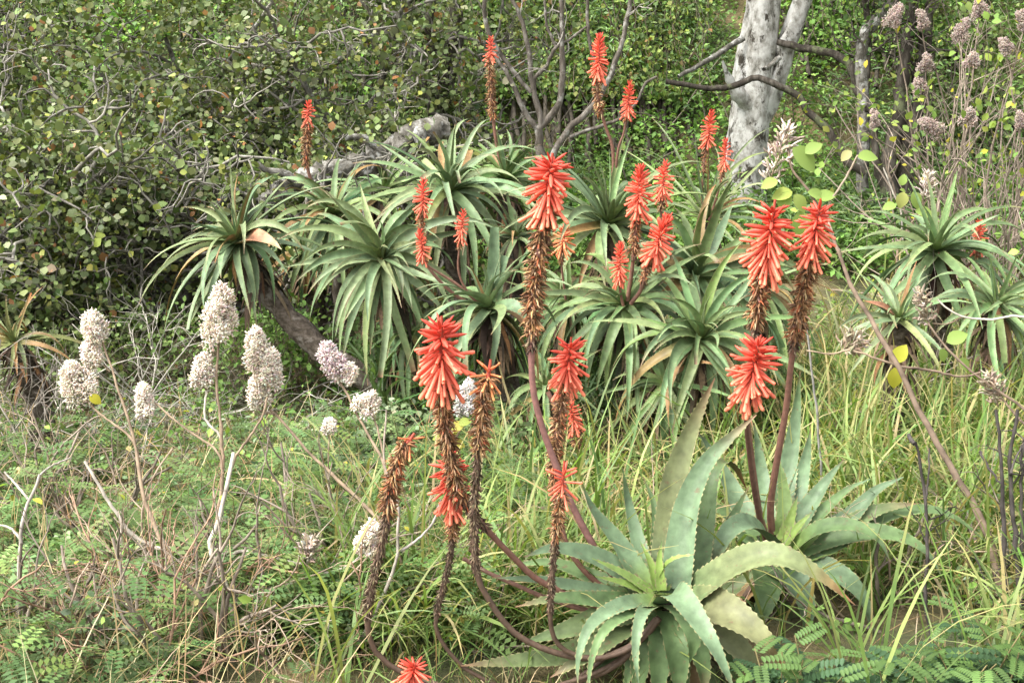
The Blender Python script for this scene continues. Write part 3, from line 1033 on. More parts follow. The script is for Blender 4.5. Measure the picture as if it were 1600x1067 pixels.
def ribbon(g, pth, S, hw, col, tipcol=None, prof=None):
    """blades: pth (N,M,3), S (N,3) side, hw (N,) half width"""
    N, M, _ = pth.shape
    s = np.linspace(0, 1, M)
    prof = (np.clip(1 - s ** 2.2, 0, 1)) if prof is None else prof
    w = hw[:, None] * prof[None]
    Lf = pth - S[:, None, :] * w[:, :, None]
    Rt = pth + S[:, None, :] * w[:, :, None]
    V = np.stack([Lf, Rt], 2).reshape(-1, 3)
    idx = np.arange(N * M * 2).reshape(N, M, 2)
    q = np.stack([idx[:, :-1, 0], idx[:, :-1, 1], idx[:, 1:, 1], idx[:, 1:, 0]], -1).reshape(-1, 4)
    c = np.broadcast_to(np.asarray(col)[:, None, :], (N, M, 3)).copy()
    if tipcol is not None:
        f = np.clip((s - 0.55) / 0.45, 0, 1)[None, :, None]
        c = c * (1 - f) + np.asarray(tipcol)[:, None, :] * f
    g.add(V, np.repeat(c.reshape(-1, 3), 2, 0), q)


# ---- florets
def floret_mesh(kind):
    g = G()
    if kind == 'open':
        z = np.array([0, .06, .35, .75, .93, 1.0])
        r = np.array([.02, .052, .064, .062, .074, .05])
        bend = -0.05 * z ** 2
    else:
        z = np.array([0, .08, .4, .78, 1.0])
        r = np.array([.026, .068, .085, .066, .01])
        bend = 0 * z
    n = 6
    th = np.linspace(0, 2 * math.pi, n, endpoint=False)
    V = np.stack([r[:, None] * np.cos(th), r[:, None] * np.sin(th) + bend[:, None], np.repeat(z[:, None], n, 1)], -1)
    idx = np.arange(len(z) * n).reshape(len(z), n)
    a, b = idx[:-1], idx[1:]
    q = np.stack([a, np.roll(a, -1, 1), np.roll(b, -1, 1), b], -1).reshape(-1, 4)
    zc = np.repeat(z, n)[:, None]
    k_ = np.clip((zc - .72) / .28, 0, 1) if kind == 'open' else np.clip((zc - .8) / .2, 0, 1) * .25
    g.add(V.reshape(-1, 3), np.array([[1, 1, 1]]) * (1 - k_) + np.array([[1.03, 1.55, 1.5]]) * k_, q)
    m = g.mesh('floret')
    m.materials.append(M_FLORET)
    return m, (V.reshape(-1, 3), q)


FL_OPEN, FLV_OPEN = floret_mesh('open')
FL_BUD, FLV_BUD = floret_mesh('bud')
_dq = FLV_OPEN


def frame_z(d, roll):
    d = norm(d)
    ref = np.array([0, 0, 1.0]) if abs(d[2]) < 0.9 else np.array([1.0, 0, 0])
    x = norm(np.cross(ref, d))
    y = np.cross(d, x)
    return np.stack([x * math.cos(roll) + y * math.sin(roll), y * math.cos(roll) - x * math.sin(roll), d], 1)


def raceme(parent, A, B, width, n, seed, single=True, hang=1.0, top=1.0, parentorg=None, sparse=False, shade=(1, 1, 1), fl=0.42):
    """flower head from bottom A to top B (points), width across, n florets"""
    rs = np.random.default_rng(seed)
    A, B = np.asarray(A, float), np.asarray(B, float)
    ax = norm(B - A)
    H = np.linalg.norm(B - A)
    e1 = norm(np.cross(ax, [0.1, 1, 0.2]))
    e2 = np.cross(ax, e1)
    P0 = org(parent) if parentorg is None else parentorg
    g = G()
    n = n if sparse else int(n * (1.6 if single else 1.4))
    for i in range(n):
        s = (i + 0.5) / n
        s = s ** 1.12
        if sparse:
            s = s * 0.8
        az = i * 2.39996 + rs.normal(0, 0.15)
        rad = e1 * math.cos(az) + e2 * math.sin(az)
        ang = 156 - 134 * (s ** 0.78) + rs.normal(0, 8)
        if single and not sparse:
            ang = 160 - 102 * s ** .95 + rs.normal(0, 14)
        d = rad * math.sin(R(ang)) + ax * math.cos(R(ang))
        d = norm(d + np.array([0, 0, -0.22 * (1 - s)]) + rs.normal(0, .13, 3))
        ln = width * fl * ((1.16 - 0.50 * s ** 1.6) if single else (1.18 - 0.72 * s ** 1.4)) * rs.uniform(0.72, 1.2)
        # keep the middle of the head wide
        p = A + ax * H * ((0.14 + 0.70 * s) if single else (0.08 + 0.84 * s)) + rad * 0.006 * width / 0.15
        opened = s < 0.62
        fat = 1.0 if opened else 1.15
        k = s + rs.normal(0, 0.07)
        cb = np.array([0.85, 0.215, 0.125])
        cm = np.array([0.81, 0.15, 0.092])
        ct = np.array([0.60, 0.070, 0.044])
        if k < 0.5:
            c = cb * (1 - k / 0.5) + cm * (k / 0.5)
        else:
            c = cm * (1 - (k - 0.5) / 0.5) + ct * ((k - 0.5) / 0.5)
        c = np.clip(c * np.array(shade) * np.exp(rs.normal(0, 0.1)), 0.01, 0.85)
        F = frame_z(d, rs.random() * 6)
        if single:
            o = bpy.data.objects.new('floret', FL_OPEN if opened else FL_BUD)
            COL.objects.link(o)
            o.parent = parent
            M4 = np.eye(4)
            M4[:3, :3] = F @ np.diag([ln * fat, ln * fat, ln])
            M4[:3, 3] = p - P0
            o.matrix_basis = Matrix(M4.tolist())
            o.color = (*c, 1)
        else:
            V, q = FLV_OPEN if opened else FLV_BUD
            g.add((V * [fat * 1.25, fat * 1.25, 1]) @ F.T * ln + p, c, q)
    if not single:
        link('flower_head', g.mesh('flower_head', P0), M_FLORETC, parent)


def dried(parent, path, r_out, dens, seed, bract=False, P0=None):
    """old florets clinging to the stalk"""
    rs = np.random.default_rng(seed)
    pl = np.linalg.norm(path[1:] - path[:-1], axis=1).sum()
    n = max(8, int(dens * pl))
    m = len(path)
    t = rs.random(n) * (m - 1.001)
    k = t.astype(int)
    f = (t - k)[:, None]
    p = path[k] * (1 - f) + path[k + 1] * f
    T = norm(path[k + 1] - path[k])
    rad = norm(np.cross(T, rs.normal(0, 1, (n, 3))))
    d = norm(rad * rs.uniform(0.25, 0.9, (n, 1)) + T * (rs.uniform(0.2, 1.0, (n, 1)) if bract else rs.uniform(-1.0, 0.55, (n, 1))))
    ln = r_out * (rs.uniform(0.7, 1.3, n) if bract else rs.uniform(0.9, 2.0, n))
    M = 4
    pth = np.empty((n, M, 3))
    pth[:, 0] = p + rad * r_out * 0.28
    for j in range(1, M):
        d = norm(d + np.array([0, 0, -0.35 if not bract else -0.12]) + rs.normal(0, 0.18, (n, 3)))
        pth[:, j] = pth[:, j - 1] + d * (ln / (M - 1))[:, None]
    if bract:
        c = pal([(0.055, 0.036, 0.024), (0.12, 0.085, 0.055), (0.21, 0.16, 0.10)], [4, 4, 2], n)
    else:
        c = pal([(0.24, 0.125, 0.06), (0.33, 0.185, 0.09), (0.12, 0.068, 0.038), (0.38, 0.26, 0.15), (0.32, 0.10, 0.045)], [4, 4, 3, 2, 1], n)
    g = G()
    hw = r_out * 0.125
    tube_batch(g, pth, np.array([hw * .7, hw * 1.15, hw * .9, hw * .15])[None].repeat(n, 0) * rs.uniform(0.6, 1.3, (n, 1)), c, sides=4)
    link('dried_florets', g.mesh('dried_florets', org(parent) if P0 is None else P0), M_DRIED, parent, kind='stuff')


def stalk(aloe, px, Y0, Y1, r_px, splits, head=None, seed=0, scale_Y=None, color=(0.17, 0.085, 0.06)):
    """flower stalk part of an aloe. px: pixel path top->bottom; splits: (dried_to, bract_to) as path fractions
    head: (toppx, bottompx, widthpx, nflorets, single, sparse)"""
    w = PP(px, Y0, Y1)
    pth = smooth_path(w, 30)
    mpp = Y0 / FPX
    r = r_px * mpp
    g = G()
    col = np.array(color)
    rr = np.linspace(r * 0.8, r * 1.25, 30)
    rr[:int(splits[1] * 29) + 1] *= 1.25
    tube_batch(g, pth, rr[None], col, sides=8)
    o = link('flower_stalk', g.mesh('flower_stalk', org(aloe)), M_STALK, aloe)
    P0 = org(aloe)
    a = int(splits[0] * 29)
    b = int(splits[1] * 29)
    if a >= 1:
        dried(o, pth[:a + 1], r * 2.35, 1900 * (4.0 / Y0), seed + 1, P0=P0)
    if b > a:
        dried(o, pth[a:b + 1], r * 2.1, 1500 * (4.0 / Y0), seed + 2, bract=True, P0=P0)
    if head:
        (tx, ty), (bx, by), wpx, n, single, sparse = head[:6]
        shade = head[6] if len(head) > 6 else (1, 1, 1)
        raceme(o, P(bx, by, Y0), P(tx, ty, Y0 + 0.01), wpx * mpp * (.96 if single else .98), n, seed, single=single, parentorg=P0, sparse=sparse, shade=shade)
        # axis carrying the head
        g2 = G()
        tube_batch(g2, np.array([P(bx, by, Y0) * (1 - t) + P(tx, ty, Y0 + 0.01) * t for t in np.linspace(0, 0.97, 6)]), np.linspace(r * .9, r * .4, 6)[None], (0.33, 0.06, 0.035), sides=6)
        link('head_axis', g2.mesh('head_axis', P0), M_STALK, o)
    return o


def trunk(aloe, path, r0, r1, mat=None, rough=0.012):
    p = smooth_path(path, 24)
    g = G()
    rr = np.linspace(r0, r1, 24) * (1 + 0.08 * np.sin(np.arange(24) * 2.1))
    sides = 12
    tube_batch(g, p, rr[None], (0.1, 0.1, 0.1), sides=sides)
    v = g.v[0]
    g.v[0] = v + rng.normal(0, rough * r0 / 0.06 * 0.4, v.shape)
    return link('trunk', g.mesh('trunk', org(aloe)), mat or M_BARKALOE, aloe)


def aloe_at(C, label, foot=None, group=None):
    C = np.asarray(C, float)
    fx, fy = (C[0], C[1]) if foot is None else foot
    return thing('aloe', (fx, fy, float(zg(fx, fy)) - 0.02), label, 'aloe', group)


def leafpx(aloe, pts, W_px, col, tip, base=None, A=None, roll=0.62, **kw):
    """leaf given by photograph points with their own distances"""
    w = np.array([P(*p) for p in pts])
    if A is None:
        A = w[-1] - w[0]
    A = np.array([A[0], A[1], 0.0])
    A = norm(A) if np.linalg.norm(A) > 1e-3 else np.array([0, 1.0, 0])
    S = np.cross(A, [0, 0, 1.0])
    S = S + np.array([0, 0, 1.0]) * S[1] * roll      # blades turn their upper face outwards to the light
    Wm = W_px * 1.14 * pts[0][2] / FPX
    return aloe_leaf(aloe, w, Wm, S, np.array(col), np.array(tip), None if base is None else np.array(base), nseg=20, **kw)


# ==== near aloe, in front of the grass
C1 = P(1038, 938, 3.72)
a1 = aloe_at(C1, 'large grey-green aloe in the grass with long curved leaves, several arching brown flower stalks', foot=(float(C1[0]) + 0.02, 3.78))
trunk(a1, [org(a1) + [0, 0, -0.03], C1 + [0.01, 0.03, -0.16], C1 + [0, 0, -0.02]], 0.075, 0.06)
BG, GR, YG = BLUEG * 1.05, GREEN * 1.05, YOUNG
near1 = [
    ([(1036, 955, 3.64), (1034, 1000, 3.55), (1030, 1050, 3.52), (1024, 1110, 3.5)], 46, GR * .9, GR, GR, (-0.1, -1, 0)),
    ([(1048, 955, 3.64), (1056, 1000, 3.53), (1060, 1050, 3.5), (1062, 1110, 3.48)], 46, GR * .85, PINK * .8, GR, (0.1, -1, 0)),
    ([(1020, 955, 3.66), (1006, 1000, 3.58), (1000, 1050, 3.56), (990, 1110, 3.55)], 42, GR * .8, GR, GR, (-0.4, -1, 0)),
    ([(1040, 925, 3.74), (1047, 830, 3.86), (1056, 745, 3.92), (1082, 667, 3.95), (1117, 590, 3.93)], 53, GR * .72 + PINK * .26, PINK * .85, BG, (0.3, 1, 0)),
    ([(1056, 920, 3.72), (1072, 800, 3.84), (1100, 730, 3.89), (1135, 690, 3.9), (1182, 648, 3.88)], 47, BG * 1.0, PINK, BG, (0.6, 1, 0)),
    ([(1070, 925, 3.74), (1092, 830, 3.95), (1108, 745, 4.05), (1128, 721, 4.1), (1150, 735, 4.14), (1166, 764, 4.15)], 56, GR * .8, RUST * .5, GR, (0.4, 1, 0)),
    ([(1010, 925, 3.70), (968, 855, 3.78), (925, 797, 3.80), (909, 755, 3.80)], 42, BG * 1.05, BG, YG, (-1, 0.4, 0)),
    ([(1014, 915, 3.72), (992, 831, 3.85), (980, 780, 3.9), (973, 732, 3.9)], 28, BG, GR * 1.1, YG, (-0.5, 1, 0)),
    ([(1022, 915, 3.72), (1026, 850, 3.9), (1022, 790, 4.0), (1005, 745, 4.05)], 24, GR, GR, YG, (0, 1, 0)),
    ([(1008, 935, 3.70), (945, 880, 3.72), (872, 858, 3.70), (818, 870, 3.66)], 46, BG * .95, BG, GR, (-1, 0.1, 0)),
    ([(1010, 938, 3.70), (930, 905, 3.8), (860, 880, 3.84), (790, 885, 3.84)], 34, GR, GR, YG, (-1, 0.35, 0)),
    ([(1008, 940, 3.68), (930, 925, 3.68), (850, 908, 3.66), (770, 902, 3.64)], 30, BG, BG, YG, (-1, 0, 0)),
    ([(1008, 944, 3.68), (940, 940, 3.6), (870, 936, 3.54), (805, 948, 3.50)], 36, GR, PINK * .8, GR, (-1, -0.3, 0)),
    ([(1030, 940, 3.66), (975, 945, 3.52), (925, 975, 3.42), (905, 1025, 3.36), (903, 1075, 3.34)], 30, BG * 1.1, BG, YG, (-0.8, -0.8, 0)),
    ([(1034, 945, 3.66), (985, 958, 3.50), (945, 985, 3.40), (925, 1030, 3.36), (918, 1090, 3.34)], 24, GR * 1.1, BG, YG, (-0.7, -0.9, 0)),
    ([(1020, 945, 3.64), (1002, 962, 3.44), (993, 1010, 3.36), (998, 1075, 3.33)], 24, BG * 1.1, BG, YG, (-0.25, -1, 0)),
    ([(1040, 938, 3.66), (1056, 928, 3.50), (1088, 968, 3.38), (1120, 1020, 3.30), (1150, 1085, 3.26)], 46, BG * 1.02, BG, BG, (0.6, -1, 0)),
    ([(1054, 945, 3.66), (1070, 960, 3.52), (1083, 995, 3.46), (1078, 1034, 3.46)], 52, GR * 1.05, GR, BG, (0.2, -1, 0)),
    ([(1066, 945, 3.70), (1110, 912, 3.66), (1160, 880, 3.62), (1210, 870, 3.58), (1268, 894, 3.54), (1336, 945, 3.52)], 62, PINK * .22 + GR * .78, RUST * .8, GR, (1, -0.2, 0)),
    ([(1066, 950, 3.68), (1110, 950, 3.58), (1150, 968, 3.50), (1192, 1002, 3.44), (1234, 1058, 3.40)], 68, PINK * .34 + GR * .62, RUST * .9, GR, (1, -0.5, 0)),
    ([(1060, 958, 3.70), (1120, 985, 3.60), (1165, 1030, 3.52), (1205, 1085, 3.48)], 60, GR * .7 + PINK * .3, RUST * .6, GR, (1, -0.4, 0)),
    ([(1030, 955, 3.70), (1010, 990, 3.62), (990, 1030, 3.58), (975, 1080, 3.56)], 40, GR * .9, GR, GR, (-0.5, -0.8, 0)),
    ([(1050, 958, 3.68), (1075, 990, 3.56), (1095, 1030, 3.52), (1104, 1090, 3.5)], 46, GR * .95, PINK, GR, (0.3, -1, 0)),
    ([(1042, 958, 3.68), (1052, 995, 3.58), (1066, 1035, 3.55), (1072, 1090, 3.53)], 40, GR * .85, GR, GR, (0.1, -1, 0)),
    ([(1012, 948, 3.70), (960, 962, 3.66), (890, 985, 3.62), (815, 1005, 3.6)], 52, GR * .85 + PINK * .1, GR, GR, (-1, -0.3, 0)),
    ([(1012, 955, 3.70), (965, 985, 3.62), (915, 1025, 3.56), (860, 1058, 3.54)], 50, GR * .8 + PINK * .12, PINK * .7, GR, (-1, -0.5, 0)),
    ([(1015, 958, 3.72), (950, 1000, 3.68), (900, 1020, 3.66), (850, 1030, 3.64), (720, 1040, 3.6)], 48, GR * .85 + PINK * .12, PINK * .8, GR, (-1, -0.2, 0)),
    ([(1020, 960, 3.72), (975, 1010, 3.66), (935, 1045, 3.64), (880, 1085, 3.62)], 44, GR * .75, GR, GR, (-1, -0.6, 0)),
    ([(1030, 925, 3.72), (1036, 890, 3.72), (1055, 872, 3.70), (1085, 866, 3.68)], 14, YG * 1.1, YG, YG, (0.8, -0.2, 0)),
    ([(1026, 922, 3.70), (1016, 880, 3.74), (1000, 845, 3.78)], 16, YG, GR * 1.2, YG * 1.1, (-0.6, 0.6, 0)),
    ([(1020, 930, 3.68), (975, 912, 3.64), (930, 900, 3.6)], 18, YG, YG, YG * 1.1, (-1, -0.1, 0)),
    ([(1018, 926, 3.69), (970, 895, 3.66), (925, 872, 3.64)], 20, YG * .8 + GR * .3, YG, YG * 1.1, (-1, 0, 0)),
    ([(1034, 922, 3.70), (1030, 880, 3.72), (1034, 845, 3.74)], 15, YG, GR, YG * 1.1, (0.1, 1, 0)),
    ([(1032, 922, 3.72), (1040, 860, 3.85), (1036, 800, 3.95), (1040, 745, 4.0)], 28, BG, GR, YG, (0, 1, 0)),
    ([(1080, 930, 3.76), (1120, 860, 3.98), (1150, 800, 4.08), (1170, 760, 4.1)], 40, GR * .85, GR, GR, (0.8, 0.8, 0)),
    ([(1074, 955, 3.74), (1105, 990, 3.72), (1130, 1030, 3.7), (1150, 1080, 3.7)], 50, GR * .7, GR, GR, (0.7, -0.6, 0)),
]
for pts, W, c, t, b, A in near1:
    aloe_leaf_o = leafpx(a1, pts, W, c, t, b, A, tooth=0.0068)
random_leaves(a1, C1 + [0, 0, -.06], (-0.1, -0.25, 1), 30, 0.42, 0.055, 301, e_in=20, e_out=-75, sag=0.8, start=0.5, tint=(.85, .85, .85), inner_yellow=0.1, rust=0.3)
skirt(a1, C1 + [0, 0, -0.05], np.array([0, 0, -0.3]), 24, 0.3, 302, rad=0.06)

S_DRY = (0.10, 0.065, 0.045)
stalk(a1, [(690, 596), (694, 650), (703, 710), (720, 772), (750, 815), (800, 868), (845, 908), (930, 945), (1010, 955)], 3.50, 3.70, 5.2, (0.36, 0.46), ((690, 490), (690, 606), 108, 66, True, False), 11)
stalk(a1, [(708, 800), (706, 850), (698, 895), (683, 955), (681, 980), (692, 1005), (716, 1034), (740, 1052), (800, 1075), (900, 1060), (1010, 966)], 3.60, 3.62, 3.8, (0.10, 0.30), ((700, 698), (708, 806), 84, 58, True, False), 12, color=S_DRY)
stalk(a1, [(762, 590), (754, 640), (747, 710), (741, 800), (744, 888), (760, 930), (800, 985), (850, 1013), (900, 1026), (945, 1026), (1000, 1000), (1030, 965)], 3.50, 3.56, 5.0, (0.18, 0.46), ((767, 560), (761, 604), 62, 16, True, True, (1, 1.5, 1)), 13, color=S_DRY)
stalk(a1, [(852, 330), (842, 395), (834, 460), (831, 525), (830, 560), (834, 615), (848, 670), (866, 720), (892, 785), (925, 848), (960, 900), (1020, 940)], 3.80, 3.78, 5.2, (0.29, 0.33), ((864, 236), (852, 338), 92, 64, True, False), 14, color=(0.22, 0.11, 0.095))
stalk(a1, [(884, 600), (876, 640), (869, 690), (866, 730), (872, 790), (890, 860), (940, 915), (1015, 945)], 3.86, 3.76, 4.2, (0.38, 0.46), ((893, 524), (884, 606), 82, 46, True, False), 15)
stalk(a1, [(878, 770), (872, 810), (866, 865), (861, 920), (860, 970), (868, 1000), (888, 1018), (930, 1028), (985, 1012), (1025, 966)], 3.48, 3.56, 4.0, (0.18, 0.45), ((882, 718), (877, 776), 72, 18, True, True), 16, color=S_DRY)
stalk(a1, [(634, 690), (622, 720), (610, 765), (603, 820), (591, 870), (580, 920), (574, 965), (578, 1000), (596, 1028), (640, 1056), (720, 1075), (850, 1075), (960, 1040), (1025, 968)], 3.50, 3.58, 5.0, (0.16, 0.37), ((648, 676), (634, 698), 60, 5, True, True, (1, 1.7, 1.2)), 17, color=S_DRY)
stalk(a1, [(642, 1060), (680, 1072), (740, 1082), (850, 1075), (960, 1035), (1025, 962)], 3.36, 3.64, 4.0, (0.02, 0.02), ((650, 1034), (640, 1066), 84, 30, True, False), 18, color=S_DRY)
stalk(a1, [(724, 872), (760, 893), (810, 915), (855, 934), (930, 955), (1015, 958)], 3.66, 3.70, 4.2, (0, 0), None, 19, color=(0.20, 0.11, 0.08))
# a fallen floret lying on the inner leaves
fo = bpy.data.objects.new('fallen_floret', FL_OPEN)
COL.objects.link(fo)
fo.rotation_euler = (R(90), 0, R(80))
fo.scale = (0.05, 0.05, 0.05)
fo.location = tuple(P(952, 951, 3.55))
fo.color = (0.8, 0.11, 0.05, 1)
fo['label'] = 'single fallen orange-red tube flower lying on the leaves of the large grassy aloe'
fo['category'] = 'floret'

# ==== second aloe, behind it to the side
C2 = P(1215, 868, 4.25)
a2 = aloe_at(C2, 'grey-green aloe fanning to the side behind the large arching-stalk aloe, three tall red spikes', foot=(float(C2[0]) - 0.01, 4.3))
trunk(a2, [org(a2) + [0, 0, -0.03], C2 + [-0.02, 0.02, -0.18], C2 + [-0.01, 0, -0.02]], 0.075, 0.06)
near2 = [
    ([(1190, 835, 4.28), (1158, 795, 4.4), (1130, 742, 4.5), (1106, 700, 4.52), (1088, 672, 4.5)], 40, BG * .9, BG, GR, (-1, 0.6, 0)),
    ([(1198, 830, 4.28), (1190, 750, 4.45), (1184, 700, 4.5), (1178, 660, 4.5)], 32, BG, BG, GR, (-.2, 1, 0)),
    ([(1214, 830, 4.28), (1230, 740, 4.45), (1244, 650, 4.52), (1250, 580, 4.5)], 34, BG * .95, GR, YG, (.4, 1, 0)),
    ([(1224, 835, 4.27), (1246, 770, 4.4), (1260, 715, 4.45), (1267, 670, 4.45)], 36, BG * 1.05, BG, YG, (.5, 1, 0)),
    ([(1232, 840, 4.26), (1262, 795, 4.32), (1290, 755, 4.36), (1318, 718, 4.36)], 34, BG * 1.05, BG, YG, (1, .5, 0)),
    ([(1238, 848, 4.24), (1285, 800, 4.3), (1325, 765, 4.34), (1360, 748, 4.34)], 24, GR * 1.1, BG, YG, (1, .4, 0)),
    ([(1245, 850, 4.24), (1320, 815, 4.28), (1368, 768, 4.32), (1412, 745, 4.32)], 38, BG * .95, BG, GR, (1, .4, 0)),
    ([(1240, 860, 4.22), (1315, 828, 4.26), (1372, 798, 4.28), (1436, 786, 4.28)], 40, GR * .9 + PINK * .12, PINK * .7, GR, (1, .3, 0)),
    ([(1238, 866, 4.20), (1305, 842, 4.18), (1380, 834, 4.14), (1440, 858, 4.1), (1476, 908, 4.08)], 40, GR, BG * 1.1, GR, (1, -.2, 0)),
    ([(1240, 862, 4.22), (1340, 825, 4.28), (1420, 798, 4.3), (1485, 806, 4.28), (1552, 856, 4.26)], 30, GR, GR * 1.1, GR, (1, .1, 0)),
    ([(1236, 862, 4.20), (1280, 828, 4.14), (1330, 822, 4.1), (1370, 842, 4.06), (1392, 880, 4.04)], 34, GR, BG, YG, (1, -.4, 0)),
    ([(1232, 872, 4.20), (1290, 862, 4.16), (1340, 842, 4.16)], 32, GR, BG, YG, (1, -.1, 0)),
    ([(1234, 868, 4.20), (1270, 838, 4.2), (1300, 810, 4.22)], 26, YG * .6 + GR * .5, BG, YG, (1, .3, 0)),
    ([(1215, 872, 4.18), (1200, 838, 4.02), (1168, 818, 3.94), (1138, 832, 3.90), (1116, 880, 3.87), (1101, 942, 3.86)], 46, BG * .95, RUST * .7, GR, (-1, -.8, 0)),
    ([(1212, 885, 4.20), (1240, 905, 4.06), (1258, 950, 4.0), (1258, 1010, 3.98)], 48, BG * .8, GR, GR, (.5, -1, 0)),
    ([(1235, 878, 4.20), (1290, 890, 4.1), (1335, 920, 4.04), (1358, 970, 4.02), (1358, 1026, 4.0)], 42, BG, BG * .9, GR, (1, -.5, 0)),
    ([(1200, 885, 4.2), (1198, 930, 4.04), (1186, 965, 3.99), (1168, 985, 3.97)], 52, GR * .85, GR, GR, (-.2, -1, 0)),
    ([(1222, 838, 4.26), (1226, 795, 4.32), (1222, 750, 4.36), (1214, 710, 4.38)], 26, YG * .5 + BG * .5, BG, YG, (.1, 1, 0)),
    ([(1222, 845, 4.24), (1236, 810, 4.27), (1246, 775, 4.3)], 18, YG, GR, YG, (.4, .6, 0)),
    ([(1226, 850, 4.22), (1246, 825, 4.22), (1268, 800, 4.24)], 16, YG, GR, YG, (.8, .3, 0)),
    ([(1200, 850, 4.3), (1165, 830, 4.42), (1130, 800, 4.5), (1090, 790, 4.5)], 44, GR * .8, GR, GR, (-1, .6, 0)),
]
for pts, W, c, t, b, A in near2:
    leafpx(a2, pts, W, c, t, b, A, tooth=0.0066)
random_leaves(a2, C2 + [0, 0, -.06], (0.15, -0.2, 1), 20, 0.42, 0.06, 311, e_in=10, e_out=-75, sag=0.8, start=0.5, tint=(.8, .85, .8), inner_yellow=0.1, rust=0.25)
skirt(a2, C2 + [0, 0, -0.05], np.array([0, 0, -0.3]), 24, 0.3, 312, rad=0.06)
stalk(a2, [(1192, 424), (1186, 465), (1180, 510), (1172, 570), (1166, 635), (1172, 700), (1186, 800), (1200, 850)], 4.1, 4.26, 5.0, (0.20, 0.24), ((1212, 308), (1194, 430), 96, 70, True, False), 21)
stalk(a2, [(1172, 622), (1166, 650), (1170, 700), (1178, 760), (1190, 820), (1203, 855)], 3.95, 4.22, 4.6, (0.03, 0.03), ((1190, 520), (1166, 626), 94, 74, True, False), 22, color=(0.12, 0.06, 0.045))
stalk(a2, [(1268, 400), (1258, 440), (1248, 490), (1241, 535), (1236, 570), (1228, 640), (1214, 720), (1204, 790), (1208, 850)], 4.15, 4.28, 5.2, (0.30, 0.34), ((1283, 310), (1266, 408), 82, 56, True, False), 23)

